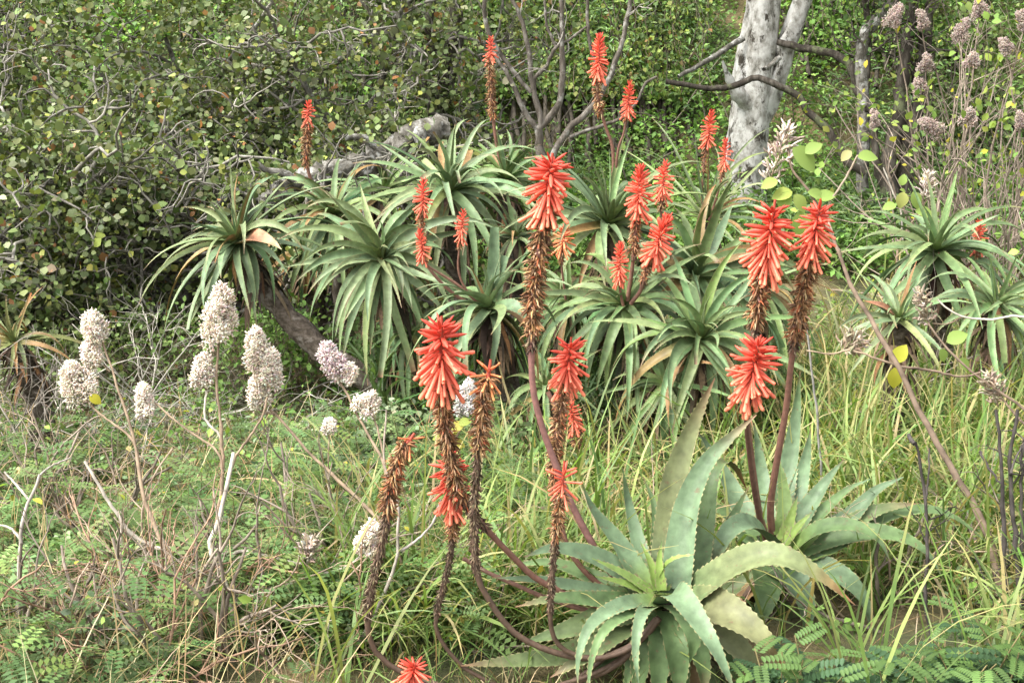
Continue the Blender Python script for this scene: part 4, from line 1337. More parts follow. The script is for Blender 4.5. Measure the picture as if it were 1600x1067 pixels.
# ==== the aloe thicket in the middle distance
MID = [
    # name px py Y | axis | n L W | params | trunk foot (px,Y) | label
    dict(c=(372, 378, 6.8), ax=(-0.45, -0.35, 1), n=42, L=.52, W=.062, s=401, e_in=85, e_out=-45, sag=.95, tr=[(385, 405), (410, 445), (455, 500), (520, 560), (600, 605), (680, 640)], foot=(690, 6.6), r=(.075, .06), lab='aloe on a long bare leaning trunk beside the grey-branched shrub, one orange leaf'),
    dict(c=(597, 405, 6.5), ax=(0.0, -0.75, 1), n=46, L=.52, W=.065, s=402, e_in=85, e_out=-40, sag=.9, foot=(640, 6.75), lab='full round aloe rosette facing forward above the leaning bare trunk'),
    dict(c=(702, 300, 7.1), ax=(0.05, -0.4, 1), n=46, L=.60, W=.066, s=403, e_in=88, e_out=-45, sag=1.05, foot=(720, 7.2), lab='pale aloe with long arching leaves just below the lichened log end'),
    dict(c=(522, 335, 7.4), ax=(-0.2, -0.5, 1), n=40, L=.48, W=.06, s=404, e_in=80, e_out=-45, sag=1.0, foot=(540, 7.45), tint=(.9, .95, .8), lab='aloe between the leaning-trunk aloe and the pale arching aloe'),
    dict(c=(762, 482, 6.0), ax=(-0.15, -0.3, 1), n=30, L=.44, W=.06, s=405, e_in=85, e_out=-55, sag=1.1, foot=(800, 6.3), lab='smaller aloe with a few upright broken leaves over a dark gnarled trunk'),
    dict(c=(950, 350, 6.8), ax=(-0.05, -0.25, 1), n=40, L=.62, W=.068, s=406, e_in=88, e_out=-25, sag=.7, foot=(960, 6.9), lab='tall upright aloe with stiff leaves, two slim red spikes rising behind it'),
    dict(c=(1095, 530, 5.9), ax=(0.05, -0.85, 1), n=44, L=.52, W=.064, s=407, e_in=85, e_out=-40, sag=.9, foot=(1080, 6.1), tint=(.88, .95, .85), lab='spreading aloe rosette facing forward behind the curved leaves of the grassy aloe'),
    dict(c=(1085, 432, 6.5), ax=(0.1, -0.4, 1), n=36, L=.58, W=.078, s=408, e_in=85, e_out=-30, sag=.9, foot=(1090, 6.6), rust=.25, tint=(.9, .95, .88), lab='broad-leaved aloe with strong teeth and reddish tips in the middle of the thicket'),
    dict(c=(975, 478, 6.2), ax=(-0.1, -0.55, 1), n=40, L=.54, W=.064, s=409, e_in=75, e_out=-55, sag=1.1, foot=(985, 6.4), tint=(.9, .97, .82), lab='drooping aloe under the cluster of red flower spikes'),
    dict(c=(806, 372, 7.0), ax=(0.0, -0.4, 1), n=22, L=.30, W=.036, s=410, e_in=85, e_out=-30, sag=.9, foot=(806, 7.1), lab='small young aloe tucked between the pale arching aloe and the tall spike'),
    dict(c=(790, 282, 7.8), ax=(0.05, -0.2, 1), n=28, L=.46, W=.055, s=411, e_in=85, e_out=-20, sag=.8, foot=(795, 7.9), tint=(.85, .95, .75), lab='aloe at the back of the thicket below the thin bare forked shrub'),
    dict(c=(1462, 392, 6.6), ax=(-0.05, -0.4, 1), n=40, L=.55, W=.066, s=412, e_in=82, e_out=-45, sag=1.0, foot=(1470, 6.8), rust=.06, tint=(.88, .95, .85), lab='lone aloe in the long grass beyond the pale tree with one short red spike'),
    dict(c=(1555, 478, 6.2), ax=(0.1, -0.5, 1), n=26, L=.40, W=.05, s=413, e_in=75, e_out=-40, sag=.9, foot=(1560, 6.3), tint=(.85, .95, .8), lab='low spreading aloe half sunk in the long grass, without any flower'),
    dict(c=(1405, 500, 6.0), ax=(-0.1, -0.3, 1), n=18, L=.36, W=.04, s=414, e_in=75, e_out=-10, sag=.7, foot=(1405, 6.05), rust=.08, lab='small star-shaped aloe in the grass with one long red leaf'),
    dict(c=(852, 605, 5.8), ax=(0.0, -0.5, 1), n=24, L=.30, W=.034, s=415, e_in=80, e_out=-40, sag=.9, foot=(856, 5.95), tint=(1, 1.05, .9), lab='small pale young aloe low behind the smooth tall flower stalk'),
    dict(c=(22, 535, 6.0), ax=(0.1, -0.3, 1), n=22, L=.26, W=.032, s=416, e_in=85, e_out=-10, sag=.9, foot=(60, 6.1), rust=.45, tint=(1, .9, .7), lab='small orange-tinged aloe on a thin trunk among dry twigs'),
    dict(c=(1105, 345, 7.4), ax=(0.05, -0.2, 1), n=30, L=.62, W=.03, s=417, e_in=88, e_out=10, sag=.75, foot=(1105, 7.5), tint=(1.1, 1.05, 1.0), lab='aloe with narrow arching grey leaves at the foot of the pale tree'),
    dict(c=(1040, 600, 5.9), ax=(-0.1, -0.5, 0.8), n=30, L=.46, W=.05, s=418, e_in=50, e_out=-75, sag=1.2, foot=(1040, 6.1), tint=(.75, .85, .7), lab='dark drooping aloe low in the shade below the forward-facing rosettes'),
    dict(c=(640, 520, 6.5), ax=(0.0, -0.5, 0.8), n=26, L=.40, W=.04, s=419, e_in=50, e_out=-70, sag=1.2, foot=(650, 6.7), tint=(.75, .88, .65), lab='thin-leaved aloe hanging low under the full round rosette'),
    dict(c=(890, 470, 6.6), ax=(0.0, -0.5, 1), n=26, L=.42, W=.045, s=420, e_in=70, e_out=-50, sag=1.0, foot=(890, 6.8), tint=(.85, .95, .75), lab='thin-leaved aloe behind the tall spike, under small orange flowers'),
    dict(c=(1180, 450, 6.6), ax=(0.2, -0.4, 1), n=28, L=.50, W=.055, s=421, e_in=70, e_out=-40, sag=1.0, foot=(1175, 6.8), rust=.3, tint=(.85, .95, .82), lab='aloe behind the two big red heads with dull leaves and rusty tips'),
    dict(c=(600, 300, 7.9), ax=(-0.1, -0.4, 1), n=26, L=.44, W=.05, s=422, e_in=75, e_out=-30, sag=1.0, foot=(610, 8.0), tint=(.8, .9, .7), lab='dull green aloe in the back row in front of the lichened log'),
    dict(c=(475, 395, 7.6), ax=(0.0, -0.5, 1), n=24, L=.30, W=.05, s=423, e_in=70, e_out=-60, sag=1.1, foot=(500, 7.7), tint=(.8, .9, .7), rust=.25, lab='dull aloe with a rusty leaf close behind the bare leaning trunk'),
]
MIDO = []
for m in MID:
    C = P(*m['c'])
    fp = P(m['foot'][0], 600, m['foot'][1])
    o = aloe_at(C, m['lab'], foot=(float(fp[0]), m['foot'][1]))
    base = org(o)
    r0, r1 = m.get('r', (.07, .055))
    if 'tr' in m:
        w = list(PP(m['tr'], m['c'][2] + 0.03, m['foot'][1] + 0.02))
        path = [base + [0, 0.03, -0.03]] + w[::-1]
    else:
        mid = (base + C) / 2 + [(C[0] - base[0]) * -0.25, 0.06, 0]
        path = [base + [0, 0, -0.03], mid, C - norm(np.array(m['ax'])) * 0.03]
    trunk(o, path, r0, r1)
    random_leaves(o, C, np.array(m['ax']) + np.random.default_rng(m['s']).normal(0, .16, 3), int(m['n'] * 1.4), m['L'] * .93, m['W'] * .84, m['s'], m['e_in'], m['e_out'] * .8 + 8, m['sag'] * .92, np.array(m.get('tint', (1, 1, 1))) * [1.22, 1.13, 1.12], rust=m.get('rust', .08), tooth=0.0042)
    ddir = norm(path[-2] - path[-1]) if len(path) > 1 else np.array([0, 0, -1.0])
    skirt(o, C, ddir, 40, 0.38 * m['L'] / .5, m['s'] + 50)
    MIDO.append(o)

# the one orange leaf of the leaning aloe
leafpx(MIDO[0], [(378, 375, 6.75), (400, 372, 6.6), (425, 380, 6.5), (440, 390, 6.45)], 34, RUST * 1.1 + 0.08, np.array([0.34, 0.30, 0.16]), BG, (1, -.6, 0))
leafpx(MIDO[0], [(372, 372, 6.8), (385, 330, 6.85), (400, 295, 6.85), (425, 275, 6.8)], 30, BG, BG, GR, (1, .3, 0))
leafpx(MIDO[13], [(1405, 498, 6.0), (1380, 480, 5.98), (1350, 470, 5.96)], 20, RUST * .8 + 0.06, RUST, GR, (-1, -.1, 0))
leafpx(MIDO[4], [(762, 470, 6.0), (770, 430, 6.05), (772, 390, 6.06), (773, 355, 6.06)], 22, BG, BG, GR, (0, 1, 0), broken=True)
leafpx(MIDO[4], [(772, 470, 6.0), (780, 430, 6.05), (790, 400, 6.06)], 24, BG * 1.1, BG, GR, (.5, 1, 0), broken=True)
leafpx(MIDO[4], [(770, 485, 5.95), (800, 480, 5.85), (825, 500, 5.8), (838, 525, 5.78)], 28, BG, BG, GR, (1, -.4, 0))

mid_stalks = [
    # aloe index, path, Y, r, splits, head
    (4, [(660, 328), (659, 350), (660, 385), (664, 410), (700, 452), (742, 480)], 6.0, 2.4, (.35, .4), ((662, 278), (660, 332), 34, 46)),
    (4, [(661, 402), (668, 415), (715, 445), (750, 476)], 5.95, 2.2, (.1, .1), ((656, 356), (661, 406), 32, 40)),
    (4, [(720, 372), (716, 420), (730, 455), (755, 475)], 5.95, 1.8, (.15, .15), ((724, 326), (720, 376), 30, 40)),
    (10, [(766, 92), (767, 130), (769, 170), (776, 225), (788, 280)], 7.8, 2.4, (.5, .5), ((767, 56), (766, 96), 26, 34)),
    (5, [(934, 118), (934, 155), (945, 195), (958, 240), (955, 330)], 6.9, 2.4, (.28, .28), ((938, 50), (934, 122), 38, 60)),
    (5, [(980, 178), (974, 210), (965, 240), (956, 330)], 6.9, 2.0, (.08, .08), ((985, 124), (980, 182), 30, 48)),
    (3, [(480, 190), (479, 230), (480, 260), (500, 330)], 7.5, 2.6, (.5, .5), ((483, 156), (480, 194), 27, 34)),
    (8, [(995, 332), (992, 370), (990, 400), (985, 440), (980, 470)], 6.1, 3.0, (.45, .55), ((1001, 256), (996, 336), 52, 66)),
    (7, [(1034, 304), (1034, 340), (1050, 400), (1080, 430)], 6.6, 2.4, (.2, .2), ((1040, 250), (1034, 308), 38, 50)),
    (8, [(1018, 402), (1008, 430), (1000, 455), (985, 475)], 6.0, 2.8, (.5, .6), ((1046, 334), (1019, 404), 56, 66)),
    (8, [(967, 436), (970, 460), (974, 478)], 6.0, 2.0, (.2, .2), ((970, 376), (967, 440), 38, 50)),
    (19, [(878, 390), (878, 420), (884, 468)], 6.4, 1.8, (.3, .3), ((884, 350), (878, 393), 42, 30)),
    (16, [(1104, 222), (1100, 262), (1097, 310), (1105, 345)], 7.4, 1.8, (.4, .4), ((1113, 170), (1105, 226), 32, 48)),
    (16, [(1131, 260), (1122, 300), (1108, 345)], 7.3, 1.8, (.25, .25), ((1135, 214), (1131, 264), 28, 40)),
    (11, [(1528, 385), (1522, 405), (1500, 420), (1465, 396)], 6.5, 2.2, (.3, .3), ((1531, 342), (1528, 390), 32, 40)),
    (14, [(898, 664), (904, 700), (890, 680), (856, 612)], 5.2, 3.2, (.25, .25), ((886, 614), (899, 670), 42, 44)),
]
for i, (k, px, Yd, r, sp, hd) in enumerate(mid_stalks):
    stalk(MIDO[k], px, Yd, Yd + 0.05, r, sp, (hd[0], hd[1], hd[2], hd[3], False, False, (1, 1.6, 1.2) if i == 11 else (1, 1, 1)), 600 + i * 5)
# ------------------------------------------------------------------ plume-flowered shrubs (cream-pink panicles on bare stems)
_oct = (np.array([(0, 0, 0), (-.22, .45, 0), (0, .45, .22), (.22, .45, 0), (0, .45, -.22), (0, 1, 0)], float), [],
        [(0, 2, 1), (0, 3, 2), (0, 4, 3), (0, 1, 4), (5, 1, 2), (5, 2, 3), (5, 3, 4), (5, 4, 1)])
def big_leaf():
    ys_ = np.array([0, .12, .3, .5, .7, .88, 1.0])
    hw = np.array([.02, .22, .35, .38, .31, .16, .01])
    V = []
    for y_, h_ in zip(ys_, hw):
        dz = -.22 * y_ ** 2
        V += [(-h_, y_, .10 * h_ / .38 + dz), (0, y_, dz), (h_, y_, .10 * h_ / .38 + dz)]
    q = []
    for k in range(6):
        a0 = k * 3
        q += [(a0, a0 + 1, a0 + 4, a0 + 3), (a0 + 1, a0 + 2, a0 + 5, a0 + 4)]
    return np.array(V, float), q, []


BIGLEAF = big_leaf()


def panicle(parent, cpx, cpy, wpx, hpx, Yd, seed, tilt=0.0, style='fluffy', cols=None, stempx=None):
    rs = np.random.default_rng(seed)
    global rng
    keep = rng
    rng = rs
    m = Yd / FPX
    W, H = wpx * m, hpx * m
    c0 = P(cpx, cpy, Yd)
    up = norm(np.array([math.sin(tilt), 0.05, math.cos(tilt)]))
    e1 = norm(np.cross(up, [0, 1, 0.05]))
    e2 = np.cross(up, e1)
    B = c0 - up * H / 2
    g = G()
    nb = 26 if style == 'fluffy' else 24
    k = (np.arange(nb) + .5) / nb
    az = np.arange(nb) * 2.4 + rs.normal(0, .3, nb)
    prof = np.interp(k, [0, .15, .45, .8, 1], [.6, .95, 1.0, .6, .15]) * rs.uniform(.7, 1.15, nb)
    rad = e1[None] * np.cos(az)[:, None] + e2[None] * np.sin(az)[:, None]
    ln = W / 2 * prof
    st = B + up * (k * H * .86)[:, None]
    d = norm(rad + up * (.45 if style == 'fluffy' else .7))
    M = 5
    f = np.linspace(0, 1, M)
    pth = st[:, None, :] + d[:, None, :] * (f[None, :, None] * ln[:, None, None])
    cols = list(cols) if cols else [(0.84, 0.72, 0.60), (0.85, 0.77, 0.65), (0.80, 0.65, 0.56), (0.85, 0.80, 0.68)]
    tube_batch(g, np.stack([B + up * H * t for t in np.linspace(-.08, .95, 8)])[None], np.linspace(.0035, .0012, 8)[None], (0.26, 0.19, 0.13), sides=5)
    if style == 'fluffy':
        # crowded lobes, each packed with small tube flowers
        nl = 11 if hpx > 34 else 6
        kl = (np.arange(nl) + .3) / nl
        az = np.arange(nl) * 2.4 + rs.normal(0, .4, nl)
        pr = np.interp(kl, [0, .2, .5, .85, 1], [.55, .62, .5, .28, .05])
        lc = B + up * (H * (.06 + .80 * kl))[:, None] + (e1[None] * np.cos(az)[:, None] + e2[None] * np.sin(az)[:, None]) * (W / 2 * pr * rs.uniform(.75, 1.25, nl))[:, None]
        lr = W * .5 * np.interp(kl, [0, .5, 1], [.48, .42, .20]) * rs.uniform(.85, 1.15, nl)
        ax_p = B + up * (H * np.clip(.04 + .72 * kl, 0, 1))[:, None]
        f3 = np.linspace(0, 1, M)[None, :, None]
        tube_batch(g, ax_p[:, None] * (1 - f3) + lc[:, None] * f3, taper(.002, .0012, M, nl), (0.36, 0.28, 0.20), sides=3)
        per = 210
        n = nl * per
        bi = np.repeat(np.arange(nl), per)
        u = norm(rs.normal(0, 1, (n, 3)))
        el = np.array(up)[None] * np.sum(u * up, 1, keepdims=True) * .45
        pos = lc[bi] + (u + el) * (lr[bi] * rs.uniform(.2, 1.08, n))[:, None]
        dd = u + rs.normal(0, .45, (n, 3)) + up * .3
        scatter(g, _oct, pos, dd, rs.normal(0, 1, (n, 3)), rs.uniform(.010, .020, n), pal(cols + [(.50, .38, .27)], [3, 3, 2, 2, .2], n, .06), rs.uniform(.8, 1.3, n))
    else:
        # slender spikes
        n2 = nb * 5
        bi = np.repeat(np.arange(nb), 5)
        s0 = st[bi] + d[bi] * (rs.random(n2) * ln[bi] * .7)[:, None]
        dd = norm(d[bi] + rs.normal(0, .55, (n2, 3)) + up * .3)
        l2 = W * rs.uniform(.14, .30, n2)
        p2 = s0[:, None, :] + dd[:, None, :] * (f[None, :, None] * l2[:, None, None])
        p2[:, 2:] += rs.normal(0, .002, (n2, 3, 3))
        tube_batch(g, p2, np.interp(f, [0, .3, .8, 1], [.6, 1.1, .8, .1])[None] * rs.uniform(.0035, .0052, (n2, 1)), pal(cols, [3, 3, 2, 2], n2, .16), sides=4)
        tube_batch(g, pth, taper(.002, .0015, M, nb), (0.40, 0.32, 0.24), sides=3)
    o = link('flower_panicle', g.mesh('flower_panicle', org(parent)), M_PANICLE, parent)
    rng = keep
    return B


def stem_px(parent, px, Y0, Y1, r0, r1, col, foot=False, wob=.25, name='stem'):
    w = PP(px, Y0, Y1)
    if foot:
        e = w[-1].copy()
        e[2] = float(zg(e[0], e[1])) - .04
        if e[2] < w[-1][2]:
            w = np.vstack([w, e])
    n = 20
    p = smooth_path(w, n)
    rr = np.linspace(r0, r1, n) * .85 * Y0 / FPX
    p[1:-1] += rng.normal(0, 1, (n - 2, 3)) * (rr.mean() * wob)
    g = G()
    tube_batch(g, p, (rr * (1 + rng.normal(0, .06, n)))[None], col, sides=7)
    return link(name, g.mesh(name, org(parent)), M_TWIG, parent)


def leaf_single(parent, px, py, Yd, spx, col, dirpx=(1, 0), nrm=(0, -.7, .7)):
    g = G()
    p = P(px, py, Yd)
    d = np.array([dirpx[0], -.15, -dirpx[1]], float)
    scatter(g, BIGLEAF, p[None], d[None], np.array([nrm], float), np.array([spx * Yd / FPX]), np.array([col], float))
    return link('leaf', g.mesh('leaf', org(parent)), M_HERB, parent)


WHITE = (0.43, 0.385, 0.325)
TAN = (0.235, 0.175, 0.12)
BRN = (0.17, 0.125, 0.09)


def plume_shrub(label, footpx, Yf, group=None, name='plume_shrub'):
    b = P(footpx, 800, Yf)
    return thing(name, (b[0], Yf, float(zg(b[0], Yf)) - .02), label, 'shrub', group)


s1 = plume_shrub('plume shrub with pale forked stems and the tallest cream-pink panicle, beside dry twigs', 360, 3.85)
stem_px(s1, [(365, 707), (351, 775), (338, 822), (329, 852), (341, 886), (358, 926), (368, 987), (371, 1030)], 4.3, 3.85, 3.6, 6.0, WHITE, True)
stem_px(s1, [(343, 530), (339, 593), (343, 647), (348, 708), (345, 770), (337, 822)], 4.45, 4.25, 2.2, 3.6, TAN)
stem_px(s1, [(322, 610), (321, 654), (344, 681), (348, 705)], 4.42, 4.35, 2, 2.6, WHITE)
stem_px(s1, [(318, 596), (322, 612)], 4.42, 4.42, 1.6, 1.8, TAN)
stem_px(s1, [(418, 620), (408, 654), (385, 690), (371, 708), (362, 730)], 4.4, 4.3, 2, 2.8, TAN)
stem_px(s1, [(329, 852), (348, 867), (385, 862), (452, 876), (480, 882)], 4.2, 3.95, 4.0, 2.0, WHITE)
stem_px(s1, [(360, 930), (400, 920), (439, 916), (489, 899), (540, 886), (572, 860)], 4.0, 3.95, 3.6, 1.8, WHITE)
stem_px(s1, [(240, 627), (287, 667), (338, 704), (349, 740)], 4.45, 4.3, 1.6, 2.4, TAN)
panicle(s1, 345, 484, 62, 96, 4.45, 801, tilt=.12)
panicle(s1, 318, 574, 36, 54, 4.42, 802, tilt=.1)
panicle(s1, 227, 622, 32, 58, 4.45, 803, tilt=-.08)
panicle(s1, 482, 860, 58, 48, 3.95, 804, tilt=.3, style='spike', cols=[(0.46, 0.38, 0.30), (0.52, 0.45, 0.36), (0.40, 0.32, 0.25), (0.56, 0.50, 0.42)])
panicle(s1, 578, 836, 38, 58, 3.95, 805, tilt=.3)

s2 = plume_shrub('plume shrub with a crowded double panicle and one long slanting stem running into the grass', 640, 4.05)
stem_px(s2, [(422, 640), (456, 675), (489, 712), (540, 762), (588, 808), (620, 860), (640, 940)], 4.6, 4.05, 2.4, 4.4, TAN, True)
stem_px(s2, [(405, 640), (428, 648)], 4.6, 4.58, 1.6, 2, TAN)
stem_px(s2, [(523, 586), (540, 610), (562, 655), (598, 720), (605, 765), (607, 820)], 4.6, 4.2, 2.2, 3.0, TAN)
stem_px(s2, [(578, 640), (590, 670), (600, 715)], 4.5, 4.4, 1.6, 2.2, TAN)
panicle(s2, 402, 538, 46, 66, 4.6, 811, tilt=-.15)
panicle(s2, 422, 572, 44, 62, 4.58, 812, tilt=.15)
panicle(s2, 404, 608, 38, 46, 4.6, 813, tilt=-.2)
panicle(s2, 518, 560, 48, 64, 4.6, 814, tilt=-.45, cols=[(0.62, 0.50, 0.49), (0.70, 0.60, 0.58), (0.54, 0.40, 0.41), (0.74, 0.67, 0.62)])
panicle(s2, 546, 582, 28, 30, 4.58, 815, tilt=.5)
panicle(s2, 578, 628, 40, 30, 4.5, 816, tilt=.8)

s3 = plume_shrub('plume shrub with three cream panicles on thin leaning stems, near the orange-tinged aloe', 320, 3.95)
stem_px(s3, [(159, 529), (170, 560), (182, 600), (202, 660), (214, 710), (228, 790), (260, 861), (304, 943), (318, 1010)], 4.6, 3.95, 1.8, 5.0, TAN, True)
stem_px(s3, [(130, 612), (148, 640), (202, 681), (216, 712)], 4.55, 4.4, 1.8, 2.6, TAN)
stem_px(s3, [(150, 560), (172, 580)], 4.6, 4.58, 1.5, 1.8, TAN)
stem_px(s3, [(132, 720), (162, 771), (196, 822), (216, 842), (260, 861)], 4.25, 4.2, 2.6, 4.4, WHITE)
panicle(s3, 147, 507, 42, 48, 4.6, 821, tilt=-.3)
panicle(s3, 142, 550, 34, 36, 4.6, 822, tilt=-.5)
panicle(s3, 118, 592, 56, 64, 4.55, 823, tilt=-.35)
leaf_single(s3, 140, 618, 4.5, 22, (0.36, 0.33, 0.03), (1, .6))

s4 = plume_shrub('bare pale shrub with a forked top standing among the dry twigs, no flowers', 36, 3.85, name='bare_shrub')
stem_px(s4, [(62, 741), (41, 795), (32, 842), (30, 910), (29, 977), (37, 1025)], 4.1, 3.85, 2.5, 6.0, (0.34, 0.30, 0.26), True)
stem_px(s4, [(7, 737), (25, 757), (44, 780)], 4.15, 4.1, 1.8, 2.5, WHITE)
stem_px(s4, [(0, 820), (16, 825), (32, 842)], 4.1, 4.05, 2, 2.6, WHITE)
stem_px(s4, [(110, 715), (80, 728), (60, 744)], 4.2, 4.1, 1.5, 2, (0.34, 0.30, 0.26))

s5 = plume_shrub('grey-stemmed shrub without flowers rising between the brown aloe stalks and the dry twigs', 545, 3.85, name='bare_shrub')
stem_px(s5, [(623, 791), (622, 840), (619, 878), (601, 926), (571, 987), (545, 1032)], 3.95, 3.8, 2.4, 5.2, (0.28, 0.25, 0.21), True)
stem_px(s5, [(689, 780), (675, 818), (650, 845), (626, 860)], 4.0, 3.92, 2, 3, (0.30, 0.27, 0.24))
stem_px(s5, [(604, 640), (600, 720), (618, 770), (623, 800)], 4.05, 3.95, 1.6, 2.4, (0.30, 0.25, 0.2))

s6 = plume_shrub('low shrub with one bright white panicle peeping behind the brown stalks', 700, 4.75)
stem_px(s6, [(728, 650), (712, 690), (705, 740)], 4.9, 4.8, 1.8, 2.4, TAN, True)
panicle(s6, 731, 617, 34, 58, 4.9, 831, tilt=.1, cols=[(0.66, 0.62, 0.58), (0.7, 0.68, 0.64), (0.6, 0.55, 0.5), (0.7, 0.68, 0.62)])
for k in range(9):
    leaf_single(s6, 716 + rng.normal(0, 12), 672 + rng.normal(0, 14), 4.85, rng.uniform(16, 26), (0.25 + rng.random() * .1, 0.30, 0.06), (rng.choice([-1, 1]), rng.normal(.1, .3)))

s7 = plume_shrub('small tuft-flowered shrub with a single tiny cream cluster in the green herbs', 512, 4.9)
stem_px(s7, [(515, 672), (513, 720)], 4.95, 4.92, 1.3, 1.8, TAN, True)
panicle(s7, 515, 664, 20, 18, 4.95, 835)

# the plume shrub on the grassy side, long brown stem
s8 = plume_shrub('tall plume shrub with a long slanting brown stem, big pale leaves and spiky cream panicles', 1560, 4.15)
stem_px(s8, [(1318, 415), (1330, 445), (1368, 510), (1402, 575), (1440, 650), (1492, 740), (1530, 805), (1553, 870), (1562, 930)], 4.9, 4.15, 3.4, 7.5, BRN, True)
stem_px(s8, [(1229, 219), (1239, 267), (1268, 304), (1300, 370), (1318, 415)], 5.1, 4.9, 2.0, 3.4, BRN)
stem_px(s8, [(1340, 243), (1320, 280), (1293, 326), (1302, 372)], 5.05, 4.95, 1.8, 2.6, (0.30, 0.24, 0.18))
stem_px(s8, [(1260, 548), (1300, 553), (1330, 548), (1398, 570)], 4.9, 4.75, 1.4, 2.4, TAN)
stem_px(s8, [(1398, 572), (1450, 578), (1500, 588), (1532, 582)], 4.75, 4.7, 3, 1.8, BRN)
panicle(s8, 1218, 238, 70, 104, 5.1, 841, tilt=.3, style='spike', cols=[(0.56, 0.48, 0.40), (0.62, 0.55, 0.46), (0.48, 0.40, 0.33), (0.64, 0.59, 0.50)])
panicle(s8, 1330, 538, 72, 40, 4.85, 842, tilt=.9, style='spike', cols=[(0.36, 0.29, 0.20), (0.42, 0.35, 0.25), (0.30, 0.23, 0.16), (0.45, 0.40, 0.30)])
LG = (0.24, 0.34, 0.085)
for (x, y, s, d, c) in ((1238, 232, 62, (.9, .7), LG), (1340, 245, 38, (1, -.05), LG), (1238, 300, 40, (-1, .2), (.30, .36, .08)), (1232, 300, 38, (-.4, .9), LG), (1240, 305, 40, (.6, .7), (.3, .38, .1)), (1258, 240, 36, (.8, -.6), LG), (1330, 236, 26, (-.8, .7), (.38, .36, .16)), (1262, 300, 34, (.9, .2), LG), (1398, 566, 40, (.5, -1), (.42, .42, .05)), (1398, 574, 42, (.05, 1), (.42, .40, .05)), (1250, 330, 50, (.1, 1), LG), (1215, 282, 34, (-.9, .3), (.32, .38, .1)), (1275, 310, 38, (1, -.3), LG)):
    leaf_single(s8, x, y, 5.0, s * .82, np.array(c) * .85, d)

s9 = plume_shrub('plume shrub with faded brown panicles and yellow leaves leaning out of the long grass', 1640, 4.5)
stem_px(s9, [(1450, 505), (1476, 540), (1530, 590), (1600, 640), (1640, 700)], 4.8, 4.55, 1.8, 4.0, BRN, True)
stem_px(s9, [(1465, 468), (1480, 482), (1506, 495), (1550, 500), (1610, 503), (1640, 640)], 4.9, 4.6, 1.6, 3.0, WHITE)
stem_px(s9, [(1456, 505), (1480, 506), (1503, 496)], 4.85, 4.88, 1.0, 1.8, TAN)
stem_px(s9, [(1556, 610), (1580, 640), (1625, 690)], 4.7, 4.55, 1.6, 2.6, BRN)
FAD = [(0.38, 0.31, 0.23), (0.45, 0.38, 0.29), (0.32, 0.25, 0.18), (0.48, 0.43, 0.34)]
panicle(s9, 1444, 478, 48, 66, 4.85, 851, tilt=-.3, style='spike', cols=FAD)
panicle(s9, 1552, 605, 52, 56, 4.7, 852, tilt=-.3, style='spike', cols=FAD)
for (x, y, s, d, c) in ((1480, 535, 34, (.8, -.5), LG), (1470, 545, 22, (.4, 1), LG), (1500, 560, 24, (.5, .6), LG)):
    leaf_single(s9, x, y, 4.8, s, c, d)

s10 = plume_shrub('plume shrub with one cream panicle and round yellow-green leaves before the slim dark tree', 1400, 7.6)
stem_px(s10, [(1448, 312), (1430, 340), (1410, 370), (1402, 400)], 7.6, 7.6, 1.6, 2.6, TAN, True)
stem_px(s10, [(1410, 375), (1408, 330), (1395, 300), (1380, 262)], 7.6, 7.6, 2.2, 1.2, WHITE)
panicle(s10, 1448, 290, 46, 50, 7.6, 861, tilt=.2, style='spike', cols=[(0.56, 0.48, 0.40), (0.62, 0.55, 0.46), (0.48, 0.40, 0.33), (0.64, 0.59, 0.50)])
for (x, y, s, d, c) in ((1412, 300, 26, (-.2, 1), (.36, .38, .12)), (1408, 290, 18, (.2, -1), LG), (1426, 300, 28, (.4, .9), LG), (1430, 330, 30, (1, .1), LG), (1400, 320, 22, (-1, .2), LG)):
    leaf_single(s10, x, y, 7.55, s, c, d)

